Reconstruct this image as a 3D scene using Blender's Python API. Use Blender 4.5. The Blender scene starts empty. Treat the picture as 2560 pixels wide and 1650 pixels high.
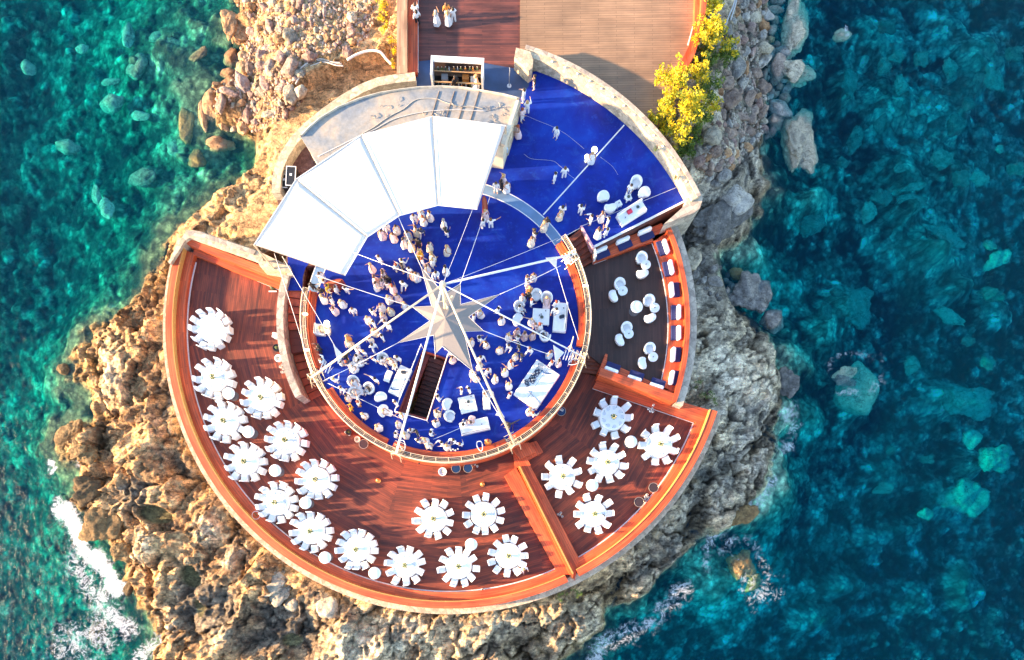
import bpy, bmesh, math, random
import numpy as np
from mathutils import Vector, Matrix, geometry
R=math.radians
random.seed(7)
S=bpy.context.scene
COL=S.collection
# ---------------------------------------------------------------- camera, light
HC=50.0; FP=1650.0; NX,NY=1250.0,1350.0
cam_d=bpy.data.cameras.new('camera'); cam=bpy.data.objects.new('camera',cam_d); COL.objects.link(cam)
cam.location=(0,0,HC); cam.rotation_euler=(0,0,0)
cam_d.sensor_width=36; cam_d.lens=FP/2560*36
cam_d.shift_x=(1280-NX)/2560; cam_d.shift_y=(NY-825)/2560
cam_d.clip_start=0.5; cam_d.clip_end=2000
S.camera=cam
SUN_EL=15.0; SUN_AZ=184.0     # direction towards the sun, world degrees from +X
wd=bpy.data.worlds.new('World'); S.world=wd; wd.use_nodes=True
nt=wd.node_tree; bg=nt.nodes['Background']
sky=nt.nodes.new('ShaderNodeTexSky'); sky.sky_type='NISHITA'; sky.sun_disc=False
sky.sun_elevation=R(SUN_EL); sky.sun_rotation=R(90-SUN_AZ)
sky.air_density=1.0; sky.dust_density=0.6
nt.links.new(sky.outputs[0],bg.inputs[0]); bg.inputs[1].default_value=0.15
sd=bpy.data.lights.new('sun','SUN'); so=bpy.data.objects.new('sun',sd); COL.objects.link(so)
sd.energy=5.0; sd.angle=R(1.5); sd.color=(1.0,0.66,0.36)
dv=Vector((math.cos(R(SUN_EL))*math.cos(R(SUN_AZ)),math.cos(R(SUN_EL))*math.sin(R(SUN_AZ)),math.sin(R(SUN_EL))))
so.rotation_euler=dv.to_track_quat('Z','Y').to_euler(); so.location=dv*60
S.view_settings.view_transform='Standard'; S.view_settings.look='None'
S.view_settings.exposure=2.15; S.view_settings.gamma=1.0
S.render.engine='CYCLES'
S.cycles.max_bounces=6; S.cycles.transparent_max_bounces=12; S.cycles.caustics_reflective=False; S.cycles.caustics_refractive=False
# ---------------------------------------------------------------- coordinates
def W(px,py,z=0.0):
    return Vector(((px-NX)/FP*(HC-z),(NY-py)/FP*(HC-z),z))
CC=W(1117,803,2.0)
def pol(r,a,z=0.0):
    return Vector((CC.x+r*math.cos(R(a)),CC.y+r*math.sin(R(a)),z))
def angp(px,py,z=0.0):
    p=W(px,py,z); return math.degrees(math.atan2(p.y-CC.y,p.x-CC.x))
# ---------------------------------------------------------------- materials
MATS={}
def newmat(n):
    m=bpy.data.materials.new(n); m.use_nodes=True; return m
def nn(m,t,**kw):
    n=m.node_tree.nodes.new(t)
    for k,v in kw.items(): setattr(n,k,v)
    return n
def lk(m,a,b): m.node_tree.links.new(a,b)
def bsdf(m): return m.node_tree.nodes['Principled BSDF']
def ramp(m,fac,stops,interp='LINEAR'):
    r=nn(m,'ShaderNodeValToRGB'); r.color_ramp.interpolation=interp
    e=r.color_ramp.elements
    while len(e)<len(stops): e.new(0.5)
    for i,(p,c) in enumerate(stops):
        e[i].position=p; e[i].color=(c[0],c[1],c[2],1)
    lk(m,fac,r.inputs[0]); return r.outputs[0]
def mixc(m,fac,a,b,mode='MIX'):
    x=nn(m,'ShaderNodeMix',data_type='RGBA',blend_type=mode)
    for inp,v in ((x.inputs[0],fac),(x.inputs[6],a),(x.inputs[7],b)):
        if isinstance(v,(int,float)): inp.default_value=v
        elif isinstance(v,tuple): inp.default_value=(v[0],v[1],v[2],1)
        else: lk(m,v,inp)
    return x.outputs[2]
def noise(m,scale,detail=4,vec=None,rough=0.55,dist=0.0):
    n=nn(m,'ShaderNodeTexNoise'); n.inputs['Scale'].default_value=scale; n.inputs['Detail'].default_value=detail
    n.inputs['Roughness'].default_value=rough; n.inputs['Distortion'].default_value=dist
    if vec is not None: lk(m,vec,n.inputs['Vector'])
    return n.outputs[0]
def mathn(m,op,a,b=0.0,c=None):
    x=nn(m,'ShaderNodeMath',operation=op)
    for i,v in enumerate((a,b) if c is None else (a,b,c)):
        if isinstance(v,(int,float)): x.inputs[i].default_value=v
        else: lk(m,v,x.inputs[i])
    return x.outputs[0]
def bump(m,h,strength=0.3,dist=0.05):
    b=nn(m,'ShaderNodeBump'); b.inputs['Strength'].default_value=strength; b.inputs['Distance'].default_value=dist
    lk(m,h,b.inputs['Height']); lk(m,b.outputs[0],bsdf(m).inputs['Normal'])
def geo(m): return nn(m,'ShaderNodeNewGeometry').outputs['Position']
def objc(m): return nn(m,'ShaderNodeTexCoord').outputs['Object']
def plain(n,c,rough=0.6,metal=0.0,var=0.12,scale=6.0,sub=None):
    if n in MATS: return MATS[n]
    m=newmat(n); b=bsdf(m)
    ns=noise(m,scale,3,objc(m))
    lo=tuple(x*(1-var) for x in c); hi=tuple(min(1,x*(1+var)) for x in c)
    lk(m,ramp(m,ns,[(0.3,lo),(0.7,hi)]),b.inputs['Base Color'])
    b.inputs['Roughness'].default_value=rough; b.inputs['Metallic'].default_value=metal
    MATS[n]=m; return m
def wood(n,c1,c2,plank=0.14,length=2.6,rough=0.55,streak=(0.55,1.35),patch=0.25):
    m=newmat(n); b=bsdf(m)
    uv=nn(m,'ShaderNodeUVMap'); uv.uv_map='UVMap'
    br=nn(m,'ShaderNodeTexBrick'); lk(m,uv.outputs[0],br.inputs['Vector'])
    br.inputs['Scale'].default_value=1.0; br.inputs['Brick Width'].default_value=length; br.inputs['Row Height'].default_value=plank
    br.inputs['Mortar Size'].default_value=plank*0.05; br.inputs['Bias'].default_value=-0.1
    br.inputs['Color1'].default_value=(*c1,1); br.inputs['Color2'].default_value=(*c2,1)
    br.inputs['Mortar'].default_value=(c1[0]*.3,c1[1]*.3,c1[2]*.3,1)
    mp=nn(m,'ShaderNodeMapping'); mp.inputs['Scale'].default_value=(0.35,2.6,1); lk(m,uv.outputs[0],mp.inputs['Vector'])
    s1=noise(m,1.0,5,mp.outputs[0],0.65)
    s=ramp(m,s1,[(0.28,(streak[0],)*3),(0.72,(streak[1],)*3)])
    c=mixc(m,1.0,br.outputs[0],s,'MULTIPLY')
    s2=noise(m,0.35,3,geo(m))
    s=ramp(m,s2,[(0.3,(1-patch,)*3),(0.7,(1+patch,)*3)])
    c=mixc(m,1.0,c,s,'MULTIPLY')
    lk(m,c,b.inputs['Base Color']); b.inputs['Roughness'].default_value=rough
    lk(m,ramp(m,s1,[(0.2,(rough-.12,)*3),(0.8,(rough+.2,)*3)]),b.inputs['Roughness'])
    bump(m,br.outputs['Fac'],-0.3,0.01)
    MATS[n]=m; return m
WOOD_D=wood('terrace_wood',(0.205,0.040,0.018),(0.10,0.019,0.012),rough=0.6,streak=(0.35,1.8),patch=0.35)
WOOD_R=wood('bench_wood',(0.66,0.115,0.035),(0.50,0.075,0.022),plank=0.16,rough=0.5,streak=(0.55,1.4),patch=0.2)
WOOD_L=wood('lounge_wood',(0.062,0.030,0.024),(0.038,0.019,0.016),plank=0.12,rough=0.55,streak=(0.6,1.4))
WOOD_B=wood('upper_brown_wood',(0.145,0.042,0.030),(0.065,0.022,0.021),plank=0.13,rough=0.55,streak=(0.4,1.6),patch=0.3)
WOOD_T=wood('upper_tan_wood',(0.29,0.178,0.105),(0.245,0.148,0.087),plank=0.17,rough=0.65,streak=(0.8,1.2))
WOOD_P=wood('pale_wood',(0.55,0.33,0.2),(0.4,0.22,0.12),plank=0.12,rough=0.6)
WOOD_S=wood('stair_wood',(0.20,0.045,0.02),(0.12,0.03,0.015),plank=0.3,rough=0.6)
def blue():
    m=newmat('blue_floor_paint'); b=bsdf(m); p=geo(m)
    n3=noise(m,.9,8,p,.75,1.0)
    n1=noise(m,0.35,6,p,0.6,0.4); n2=noise(m,2.2,5,p,0.7)
    c=ramp(m,n1,[(0.3,(0.002,0.011,0.18)),(0.52,(0.003,0.024,0.31)),(0.72,(0.004,0.052,0.42))])
    f=ramp(m,n2,[(0.56,(0,0,0)),(0.78,(1,1,1))])
    c=mixc(m,mathn(m,'MULTIPLY',f,0.45),c,(0.02,0.11,0.6))
    sp=ramp(m,noise(m,7,2,p),[(0.70,(0,0,0)),(0.74,(1,1,1))])
    c=mixc(m,mathn(m,'MULTIPLY',sp,0.12),c,(0.3,0.45,0.7))
    c=mixc(m,mathn(m,'MULTIPLY',ramp(m,n3,[(.55,(0,0,0)),(.72,(1,1,1))]),.4),c,(.03,.12,.45))
    lk(m,c,b.inputs['Base Color']); b.inputs['Roughness'].default_value=0.55; b.inputs['Specular IOR Level'].default_value=0.25
    return m
BLUE=blue()
def stone(n,a,b_,c_,scale=2.2,blk=0.0):
    m=newmat(n); b=bsdf(m); p=geo(m)
    v=nn(m,'ShaderNodeTexVoronoi',feature='DISTANCE_TO_EDGE'); v.inputs['Scale'].default_value=scale
    lk(m,p,v.inputs['Vector'])
    v2=nn(m,'ShaderNodeTexVoronoi'); v2.inputs['Scale'].default_value=scale; lk(m,p,v2.inputs['Vector'])
    sep=nn(m,'ShaderNodeSeparateColor'); lk(m,v2.outputs['Color'],sep.inputs[0])
    n1=noise(m,3.0,6,p,0.7)
    k=mathn(m,'ADD',mathn(m,'MULTIPLY',sep.outputs[0],0.35),mathn(m,'MULTIPLY',n1,0.65))
    c=ramp(m,k,[(0.25,a),(0.5,b_),(0.75,c_)])
    e=ramp(m,v.outputs['Distance'],[(0.0,(1,1,1)),(0.05,(0,0,0))])
    c=mixc(m,mathn(m,'MULTIPLY',e,0.5),c,(a[0]*.4,a[1]*.4,a[2]*.4))
    lk(m,c,b.inputs['Base Color']); b.inputs['Roughness'].default_value=0.9
    bump(m,mathn(m,'ADD',n1,mathn(m,'MULTIPLY',v.outputs['Distance'],0.5)),0.6,0.05)
    MATS[n]=m; return m
STONE=stone('wall_stone',(0.24,0.2,0.17),(0.42,0.36,0.29),(0.58,0.5,0.4))
STONE_W=stone('pale_wall_stone',(0.34,0.27,0.19),(0.55,0.44,0.31),(0.72,0.6,0.42),3.5)
def conc():
    m=newmat('roof_concrete'); b=bsdf(m); p=geo(m); n1=noise(m,.45,6,p,.6,.5); n2=noise(m,3,6,p,.7)
    c=ramp(m,n1,[(.34,(.16,.20,.25)),(.48,(.27,.28,.28)),(.62,(.38,.33,.27))]); c=mixc(m,1.0,c,ramp(m,n2,[(.3,(.8,.8,.8)),(.7,(1.2,1.2,1.2))]),'MULTIPLY'); lk(m,c,b.inputs['Base Color']); b.inputs['Roughness'].default_value=.85; bump(m,n2,.3,.02); return m
CONC=conc()
PAVE=stone('brown_paving',(0.09,0.04,0.035),(0.15,0.07,0.06),(0.22,0.12,0.1),5)
def clothm(n,c,tr=0.0,rough=0.8):
    m=newmat(n); b=bsdf(m); p=objc(m)
    ns=noise(m,5,4,p); lk(m,ramp(m,ns,[(0.3,tuple(x*.93 for x in c)),(0.7,c)]),b.inputs['Base Color'])
    b.inputs['Roughness'].default_value=rough
    bump(m,noise(m,9,3,p),0.25,0.03)
    if tr>0:
        t=nn(m,'ShaderNodeBsdfTranslucent'); t.inputs[0].default_value=(*c,1)
        mx=nn(m,'ShaderNodeMixShader'); mx.inputs[0].default_value=tr
        o=m.node_tree.nodes['Material Output']
        lk(m,b.outputs[0],mx.inputs[1]); lk(m,t.outputs[0],mx.inputs[2]); lk(m,mx.outputs[0],o.inputs[0])
    MATS[n]=m; return m
WCLOTH=clothm('white_cloth',(0.86,0.86,0.86)); SAIL=clothm('sail_fabric',(0.90,0.88,0.84),0.3); STAR=clothm('star_fabric',(0.27,0.25,0.245),0.15)
WHITE=plain('white_paint',(0.8,0.8,0.8),0.4,var=.04); LINE=plain('white_line',(0.75,0.75,0.75),0.6,var=.1)
METAL=plain('cream_metal',(0.78,0.64,0.44),0.35,0.2,var=.06); STEEL=plain('steel_wire',(0.62,0.62,0.64),0.35,0.6)
NAVY=clothm('navy_fabric',(0.012,0.018,0.10)); BLACK=plain('black_plastic',(0.02,0.02,0.022),0.4); STRIP=plain('grey_blue_strip',(0.13,0.24,0.42),0.6,var=.12,scale=1.2)
SLATE=plain('slate_blue_floor',(0.03,0.062,0.15),0.6,var=.35,scale=0.7); GREEN=plain('leaf_green',(0.08,0.14,0.03),0.6,var=.5,scale=30)
GOLD=plain('brass',(0.7,0.36,0.1),0.35,0.7); GLASSY=plain('bottle_glass',(0.05,0.1,0.06),0.15); GREY=plain('grey_cable',(0.5,0.5,0.5),0.6)
RED=plain('red_pink_cloth',(0.55,0.03,0.08),0.7); CREAM=plain('cream_paint',(0.75,0.72,0.62),0.6)
# ---------------------------------------------------------------- mesh helpers
class MB:
    def __init__(s): s.v=[];s.f=[];s.uv=[]
    def add(s,vs,fs,uvs=None):
        o=len(s.v); s.v+= [tuple(v) for v in vs]
        for i,f in enumerate(fs):
            s.f.append(tuple(o+k for k in f)); s.uv.append(uvs[i] if uvs else None)
        return s
    def prism(s,poly,z0,z1,uvrot=0.0,holes=None):
        poly=[(p[0],p[1]) for p in poly]
        a=sum(poly[i][0]*poly[(i+1)%len(poly)][1]-poly[(i+1)%len(poly)][0]*poly[i][1] for i in range(len(poly)))
        if a<0: poly=poly[::-1]
        n=len(poly); c,sn=math.cos(-uvrot),math.sin(-uvrot)
        def uvp(x,y): return (x*c-y*sn,x*sn+y*c)
        tris=geometry.tessellate_polygon([[Vector((x,y,0)) for x,y in poly]])
        vs=[(x,y,z1) for x,y in poly]+[(x,y,z0) for x,y in poly]
        fs=[];uv=[]
        for t in tris:
            p=[Vector(poly[k]+(0,)) for k in t]
            if (p[1]-p[0]).cross(p[2]-p[0]).z<0: t=t[::-1]
            fs.append(tuple(t)); uv.append([uvp(*poly[k]) for k in t])
            fs.append(tuple(n+k for k in t[::-1])); uv.append([uvp(*poly[k]) for k in t[::-1]])
        d=0
        for i in range(n):
            j=(i+1)%n; L=math.dist(poly[i],poly[j])
            fs.append((i,n+i,n+j,j)); uv.append([(d,z1),(d,z0),(d+L,z0),(d+L,z1)]); d+=L
        return s.add(vs,fs,uv)
    def box(s,c,size,rot=0.0,tilt=None):
        x,y,z=[k/2 for k in size]
        vs=[Vector((a*x,b*y,d*z)) for d in (-1,1) for a,b in ((-1,-1),(1,-1),(1,1),(-1,1))]
        M=Matrix.Rotation(rot,3,'Z')
        if tilt: M=M@Matrix.Rotation(tilt,3,'X')
        vs=[M@v+Vector(c) for v in vs]
        fs=[(3,2,1,0),(4,5,6,7),(0,1,5,4),(1,2,6,5),(2,3,7,6),(3,0,4,7)]
        sx,sy,sz=size
        uv=[[(0,0),(sx,0),(sx,sy),(0,sy)]]*2+[[(0,0),(sx,0),(sx,sz),(0,sz)],[(0,0),(sy,0),(sy,sz),(0,sz)]]*2
        return s.add(vs,fs,uv)
    def rbox(s,c,size,b=0.04,rot=0.0):   # box with chamfered top and side edges
        x,y,z=[k/2 for k in size]; b=min(b,x*.9,y*.9,z*.9)
        rings=[]
        def ring(ix,iy,zz,cr):
            pts=[]
            for sx,sy,(e1,e2) in ((1,-1,((1,0),(0,1))),(1,1,((0,1),(1,0))),(-1,1,((1,0),(0,1))),(-1,-1,((0,1),(1,0)))):
                pts+= [(sx*(ix-(cr if e1[0] else 0)),sy*(iy-(cr if e1[1] else 0)),zz),(sx*(ix-(cr if e2[0] else 0)),sy*(iy-(cr if e2[1] else 0)),zz)]
            return pts
        rings=[ring(x,y,-z,b),ring(x,y,z-b,b),ring(x-b,y-b,z,b*.5)]
        M=Matrix.Rotation(rot,3,'Z'); vs=[M@Vector(p)+Vector(c) for r in rings for p in r]
        fs=[]
        for k in range(2):
            for i in range(8):
                j=(i+1)%8; fs.append((k*8+i,k*8+j,k*8+8+j,k*8+8+i))
        fs.append(tuple(16+i for i in range(8))); fs.append(tuple(7-i for i in range(8)))
        return s.add(vs,fs)
    def tube(s,p0,p1,r,n=8,r1=None):
        return s.path([p0,p1],r,n,r1)
    def path(s,pts,r,n=6,r1=None,closed=False):
        pts=[Vector(p) for p in pts]; rr=r if r1 is None else None; vs=[];fs=[]
        m=len(pts)
        for i,p in enumerate(pts):
            if closed: t=pts[(i+1)%m]-pts[i-1]
            else: t=pts[min(i+1,m-1)]-pts[max(i-1,0)]
            t.normalize(); a=t.cross(Vector((0,0,1)))
            if a.length<1e-3: a=Vector((1,0,0))
            a.normalize(); b=a.cross(t)
            q=r if r1 is None else r+(r1-r)*i/(m-1)
            for k in range(n):
                th=2*math.pi*k/n; vs.append(p+a*(q*math.cos(th))+b*(q*math.sin(th)))
        for i in range(m if closed else m-1):
            i2=(i+1)%m
            for k in range(n):
                k2=(k+1)%n; fs.append((i*n+k,i*n+k2,i2*n+k2,i2*n+k))
        if not closed: fs.append(tuple(range(n-1,-1,-1))); fs.append(tuple((m-1)*n+k for k in range(n)))
        return s.add(vs,fs)
    def lathe(s,prof,c=(0,0,0),n=20,a0=0,a1=360,sx=1,sy=1):
        full=abs(a1-a0)>=359.9; m=n if full else n+1; vs=[];fs=[];k=len(prof)
        for i in range(m):
            a=R(a0+(a1-a0)*i/n)
            for r,z in prof: vs.append((c[0]+r*math.cos(a)*sx,c[1]+r*math.sin(a)*sy,c[2]+z))
        for i in range(n):
            j=(i+1)%m
            for q in range(k-1): fs.append((i*k+q,j*k+q,j*k+q+1,i*k+q+1))
        if not full: fs.append(tuple(range(k-1,-1,-1))); fs.append(tuple(n*k+q for q in range(k)))
        return s.add(vs,fs)
    def arc(s,r0,r1,a0,a1,z0,z1,step=2.5,taper=0.0):
        n=max(1,int(abs(a1-a0)/step)); vs=[];fs=[];uv=[]
        for i in range(n+1):
            a=a0+(a1-a0)*i/n
            vs+=[pol(r0,a,z0),pol(r1+taper,a,z0),pol(r1,a,z1),pol(r0,a,z1)]
        rm=(r0+r1)/2
        for i in range(n):
            u0=R(a0+(a1-a0)*i/n)*rm; u1=R(a0+(a1-a0)*(i+1)/n)*rm; b=i*4; c=b+4
            if a1<a0: pass
            fs+=[(b+3,b+2,c+2,c+3),(b+2,b+1,c+1,c+2),(b+0,b+3,c+3,c+0),(b+1,b+0,c+0,c+1)]
            uv+=[[(u0,r0),(u0,r1),(u1,r1),(u1,r0)],[(u0,z1),(u0,z0),(u1,z0),(u1,z1)],[(u0,z0),(u0,z1),(u1,z1),(u1,z0)],[(u0,0),(u0,1),(u1,1),(u1,0)]]
        e=n*4; fs+=[(0,1,2,3),(e+3,e+2,e+1,e)]; w=r1-r0; h=z1-z0
        uv+=[[(0,0),(w,0),(w,h),(0,h)]]*2
        return s.add(vs,fs,uv)
    def build(s,name,mat,parent=None,smooth=False,loc=None,rz=0.0):
        me=bpy.data.meshes.new(name); me.from_pydata(s.v,[],s.f)
        if any(u for u in s.uv):
            l=me.uv_layers.new(name='UVMap'); i=0
            flat=[]
            for f,u in zip(s.f,s.uv):
                flat+= [c for q in (u or [(0,0)]*len(f)) for c in q[:2]]
            l.data.foreach_set('uv',flat)
        bm=bmesh.new(); bm.from_mesh(me); bmesh.ops.recalc_face_normals(bm,faces=bm.faces[:]); bm.to_mesh(me); bm.free()
        if smooth: me.polygons.foreach_set('use_smooth',[True]*len(me.polygons))
        me.materials.append(mat)
        o=bpy.data.objects.new(name,me); COL.objects.link(o)
        if parent: o.parent=parent
        if loc is not None: o.location=loc; o.rotation_euler=(0,0,rz)
        return o
def tag(o,label=None,cat=None,group=None,kind=None):
    if label: o['label']=label
    if cat: o['category']=cat
    if group: o['group']=group
    if kind: o['kind']=kind
    return o
def empty(name,loc,rz=0.0,label=None,cat=None,group=None):
    o=bpy.data.objects.new(name,None); COL.objects.link(o); o.empty_display_size=0.2
    o.location=loc; o.rotation_euler=(0,0,rz); return tag(o,label,cat,group)
def copy_tree(o,parent=None):
    c=o.copy(); COL.objects.link(c); c.parent=parent
    for ch in list(o.children): copy_tree(ch,c)
    return c
class Proto:
    """first use moves the original, later uses copy it with its parts"""
    def __init__(s,o): s.o=o; s.used=False
    def put(s,loc,rz,label,group=None,scale=None):
        o=s.o if not s.used else copy_tree(s.o); s.used=True
        o.location=loc; o.rotation_euler=(0,0,rz); o['label']=label
        if group: o['group']=group
        if scale: o.scale=scale
        return o
def pxpoly(pts,z): return [W(x,y,z) for x,y in pts]
def clockpos(a):   # world angle degrees -> clock hour in the photo
    h=int(round(((90-a)%360)/30))%12
    return ['twelve','one','two','three','four','five','six','seven','eight','nine','ten','eleven'][h]

def fissures(m,c,p,strength=.85,scale=1.15,lo=(.20,.19,.18)):
    dn=nn(m,'ShaderNodeTexNoise'); dn.inputs['Scale'].default_value=1.3; dn.inputs['Detail'].default_value=6; lk(m,p,dn.inputs['Vector'])
    vm=nn(m,'ShaderNodeVectorMath',operation='MULTIPLY_ADD'); lk(m,dn.outputs['Color'],vm.inputs[0]); vm.inputs[1].default_value=(1.5,1.5,1.5); lk(m,p,vm.inputs[2])
    mp=nn(m,'ShaderNodeMapping'); mp.inputs['Rotation'].default_value=(0,0,R(-45)); mp.inputs['Scale'].default_value=(.55,1.35,.8); lk(m,vm.outputs[0],mp.inputs['Vector'])
    out=c; hs=None
    for sc,w in ((scale,.045),(scale*2.7,.06)):
        vf=nn(m,'ShaderNodeTexVoronoi',feature='DISTANCE_TO_EDGE'); vf.inputs['Scale'].default_value=sc; lk(m,mp.outputs[0],vf.inputs['Vector'])
        fi=ramp(m,vf.outputs['Distance'],[(0.0,lo),(w,(1,1,1))]); fm=ramp(m,noise(m,.8*sc,3,p),[(.42,(0,0,0)),(.58,(1,1,1))])
        fac=mathn(m,'MULTIPLY',fm,strength); out=mixc(m,fac,out,mixc(m,1.0,out,fi,'MULTIPLY')); hs=fi if hs is None else mathn(m,'ADD',hs,fi)
    return out,hs
# ---------------------------------------------------------------- numpy noise
rng=np.random.default_rng(11)
PERM=rng.random((256,256)).astype(np.float32)
def vnoise(x,y):
    xi=np.floor(x).astype(int); yi=np.floor(y).astype(int); fx=x-xi; fy=y-yi
    fx=fx*fx*fx*(fx*(fx*6-15)+10); fy=fy*fy*fy*(fy*(fy*6-15)+10)
    g=lambda a,b: PERM[a&255,b&255]
    return (g(xi,yi)*(1-fx)+g(xi+1,yi)*fx)*(1-fy)+(g(xi,yi+1)*(1-fx)+g(xi+1,yi+1)*fx)*fy
def fbm(x,y,s,o=5,gain=.5,seed=0.0,ridge=False):
    t=0;a=1;n=0; c,sn=math.cos(.7),math.sin(.7); x=x/s+seed*17.3; y=y/s+seed*9.1
    for k in range(o):
        v=vnoise(x,y)
        if ridge: v=1-np.abs(2*v-1)
        t=t+v*a; n+=a; a*=gain; x,y=(x*c-y*sn)*2.03+11.7,(x*sn+y*c)*2.03+5.3
    return t/n
def cells(x,y,s,seed=0):
    x=x/s+seed*31.7; y=y/s+seed*13.1; xi=np.floor(x).astype(int); yi=np.floor(y).astype(int)
    d1=np.full(x.shape,9.0); d2=np.full(x.shape,9.0); idv=np.zeros(x.shape); gx=np.zeros(x.shape); gy=np.zeros(x.shape)
    for i in (-1,0,1):
        for j in (-1,0,1):
            a=(xi+i)&255; b=(yi+j)&255
            jx=PERM[a,b]; jy=PERM[(a+37)&255,(b+91)&255]
            dx=xi+i+jx-x; dy=yi+j+jy-y; d=np.sqrt(dx*dx+dy*dy)
            cid=PERM[(a+113)&255,(b+7)&255]; nr=d<d1
            d2=np.where(nr,d1,np.minimum(d2,d)); idv=np.where(nr,cid,idv); gx=np.where(nr,dx,gx); gy=np.where(nr,dy,gy); d1=np.where(nr,d,d1)
    return d1,d2-d1,idv,gx,gy
def sst(x,a,b):
    t=np.clip((x-a)/(b-a),0,1); return t*t*(3-2*t)
def psdf(X,Y,poly):
    best=np.full(X.shape,1e9); ins=np.zeros(X.shape,bool); n=len(poly)
    for i in range(n):
        x0,y0=poly[i]; x1,y1=poly[(i+1)%n]; dx,dy=x1-x0,y1-y0; L=dx*dx+dy*dy+1e-9
        t=np.clip(((X-x0)*dx+(Y-y0)*dy)/L,0,1); d=(X-x0-t*dx)**2+(Y-y0-t*dy)**2; best=np.minimum(best,d)
        c=((y0>Y)!=(y1>Y))&(X<(x1-x0)*(Y-y0)/(y1-y0+1e-12)+x0); ins^=c
    return np.where(ins,1,-1)*np.sqrt(best)
SEA=-3.0
coast_d=[(575,-120),(575,0),(575,40),(560,70),(575,120),(560,160),(540,190),(505,200),(500,250),(500,290),(545,300),(590,320),(600,350),(590,400),(560,445),(500,478),(440,510),(400,545),(380,590),(365,650),(300,695),(235,745),(195,785),(168,830),(182,880),(205,930),(205,980),(175,1000),(130,1030),(165,1060),(185,1090),(172,1150),(210,1200),(255,1250),(300,1290),(290,1380),(335,1440),(350,1500),(360,1700),
(1260,1700),(1290,1545),(1350,1520),(1390,1480),(1410,1430),(1500,1400),(1560,1335),(1640,1280),(1665,1225),(1740,1180),(1795,1130),(1812,1070),(1800,1000),(1835,930),(1842,870),(1820,810),(1750,745),(1700,700),(1640,650),(1640,610),(1690,585),(1740,545),(1790,490),(1812,440),(1800,390),(1790,330),(1795,250),(1790,180),(1800,100),(1790,0),(1790,-120)]
COAST=[tuple(W(x*1.0715,y*1.0715,SEA)[:2]) for x,y in coast_d]
def axis(lo,hi,step,ext):
    core=np.arange(lo,hi,step); k=np.cumsum(np.geomspace(step*1.5,60,14))
    return np.concatenate([lo-k[::-1],core,hi+k])
xlo=W(-20,0,-8).x; xhi=W(2580,0,-9.5).x; ylo=W(0,1670,-7).y; yhi=W(0,-20,-8).y
def blobs(X,Y,lst,z):
    t=np.zeros(X.shape)
    for (px,py,rx,ry,rot,a) in lst:
        c=W(px,py,z); s=(HC-z)/FP; dx=(X-c.x)/(rx*s); dy=(Y-c.y)/(ry*s); cr,sr=math.cos(R(rot)),math.sin(R(rot))
        u=dx; v=dy
        if rot: # rotate in metric space
            mx=(X-c.x); my=(Y-c.y); u=(mx*cr+my*sr)/(rx*s); v=(-mx*sr+my*cr)/(ry*s)
        t=t+a*np.exp(-(u*u+v*v)**1.5)
    return t
# submerged shapes, pixel x,y, radii, rotation, height gain
SHOAL=[(2330,560,190,110,-30,1.6),(2380,300,150,170,20,1.5),(2250,220,60,70,0,1.4),(2500,110,60,90,-20,2.0),(2240,60,110,60,0,1.3),(2130,200,25,50,0,1.6),(2280,510,35,22,-10,2.2),(2040,500,60,35,30,1.8),
 (2120,760,42,58,-10,2.4),(2060,820,40,55,0,1.6),(2420,980,65,40,-5,2.2),(2480,1150,45,40,0,2.6),(2410,1230,60,50,0,1.8),(2150,1470,75,32,5,2.0),(2080,1560,80,40,15,2.0),(2500,1480,50,60,0,1.6),(2150,1000,50,48,-20,2.4),(1990,1060,90,60,10,1.6),(2370,620,60,25,-25,2.2),(2440,700,50,25,30,1.9),
 (1900,1250,90,110,20,1.9),(1850,1500,120,110,0,2.0),(1790,1450,80,60,0,1.5),(2300,1330,110,35,20,1.4),(2260,1180,60,45,0,1.3),(2420,40,50,60,0,1.2),(2530,760,60,50,0,1.4),(2360,1500,60,60,0,1.0),(1960,930,70,50,0,1.4),(1900,680,110,40,-20,1.5),(2080,420,50,40,0,1.3),(2420,420,60,50,0,1.5),(2260,400,60,50,0,1.3)]
LEDGE=[(348,1366,36,50,-20,1),(600,1366,30,30,10,1),(575,1400,22,34,0,.8),(990,1590,95,40,35,1.2),(880,1600,45,50,0,1),(1250,1560,60,42,10,1),(1440,1570,75,55,35,1.3),(400,1560,40,48,10,1),(330,1250,44,40,30,.7),(560,1590,50,40,0,.8),(270,930,45,80,10,.9),(1925,860,55,52,20,1.4),(1890,930,75,50,15,1.2),(1830,800,60,50,-30,1),(1790,860,60,90,0,.9),(1800,1000,60,60,0,.5),(1650,1480,60,30,30,.6),(790,1500,40,30,0,.8),(525,1323,34,46,-20,1),(1700,1330,30,40,0,.6)]
GULLY_AND_GAP_SHADE=[(1880,120,75,150,0,.75),(1865,290,75,110,0,.75),(640,190,90,110,0,.7),(1800,500,40,60,0,.4),(325,1225,60,28,10,1.2),(480,1500,60,110,0,1.0),(540,1525,80,60,20,1.1),(690,1530,55,40,0,1.1),(735,1575,70,50,0,1.2),(640,1610,60,40,0,.9),(395,1040,45,30,0,.7),(415,975,30,45,0,.9),(430,1150,60,25,-30,.7),(1768,1189,26,22,0,1.6),(1757,1285,24,40,0,1.3),(1700,640,50,60,20,.8),(1800,650,70,30,20,.8),(1600,1440,90,20,35,1.0),(1730,1330,70,22,35,1.0),(1830,1180,30,60,0,.7),(1740,590,50,18,20,1.2)]  # first entries darken ground under stone fields, gap shade put into colour
POOLS=[(391,1286,46,24,-10,1.1),(480,1441,24,32,20,1.0),(500,1520,14,26,0,.9),(730,1600,30,20,0,.8)]
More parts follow.
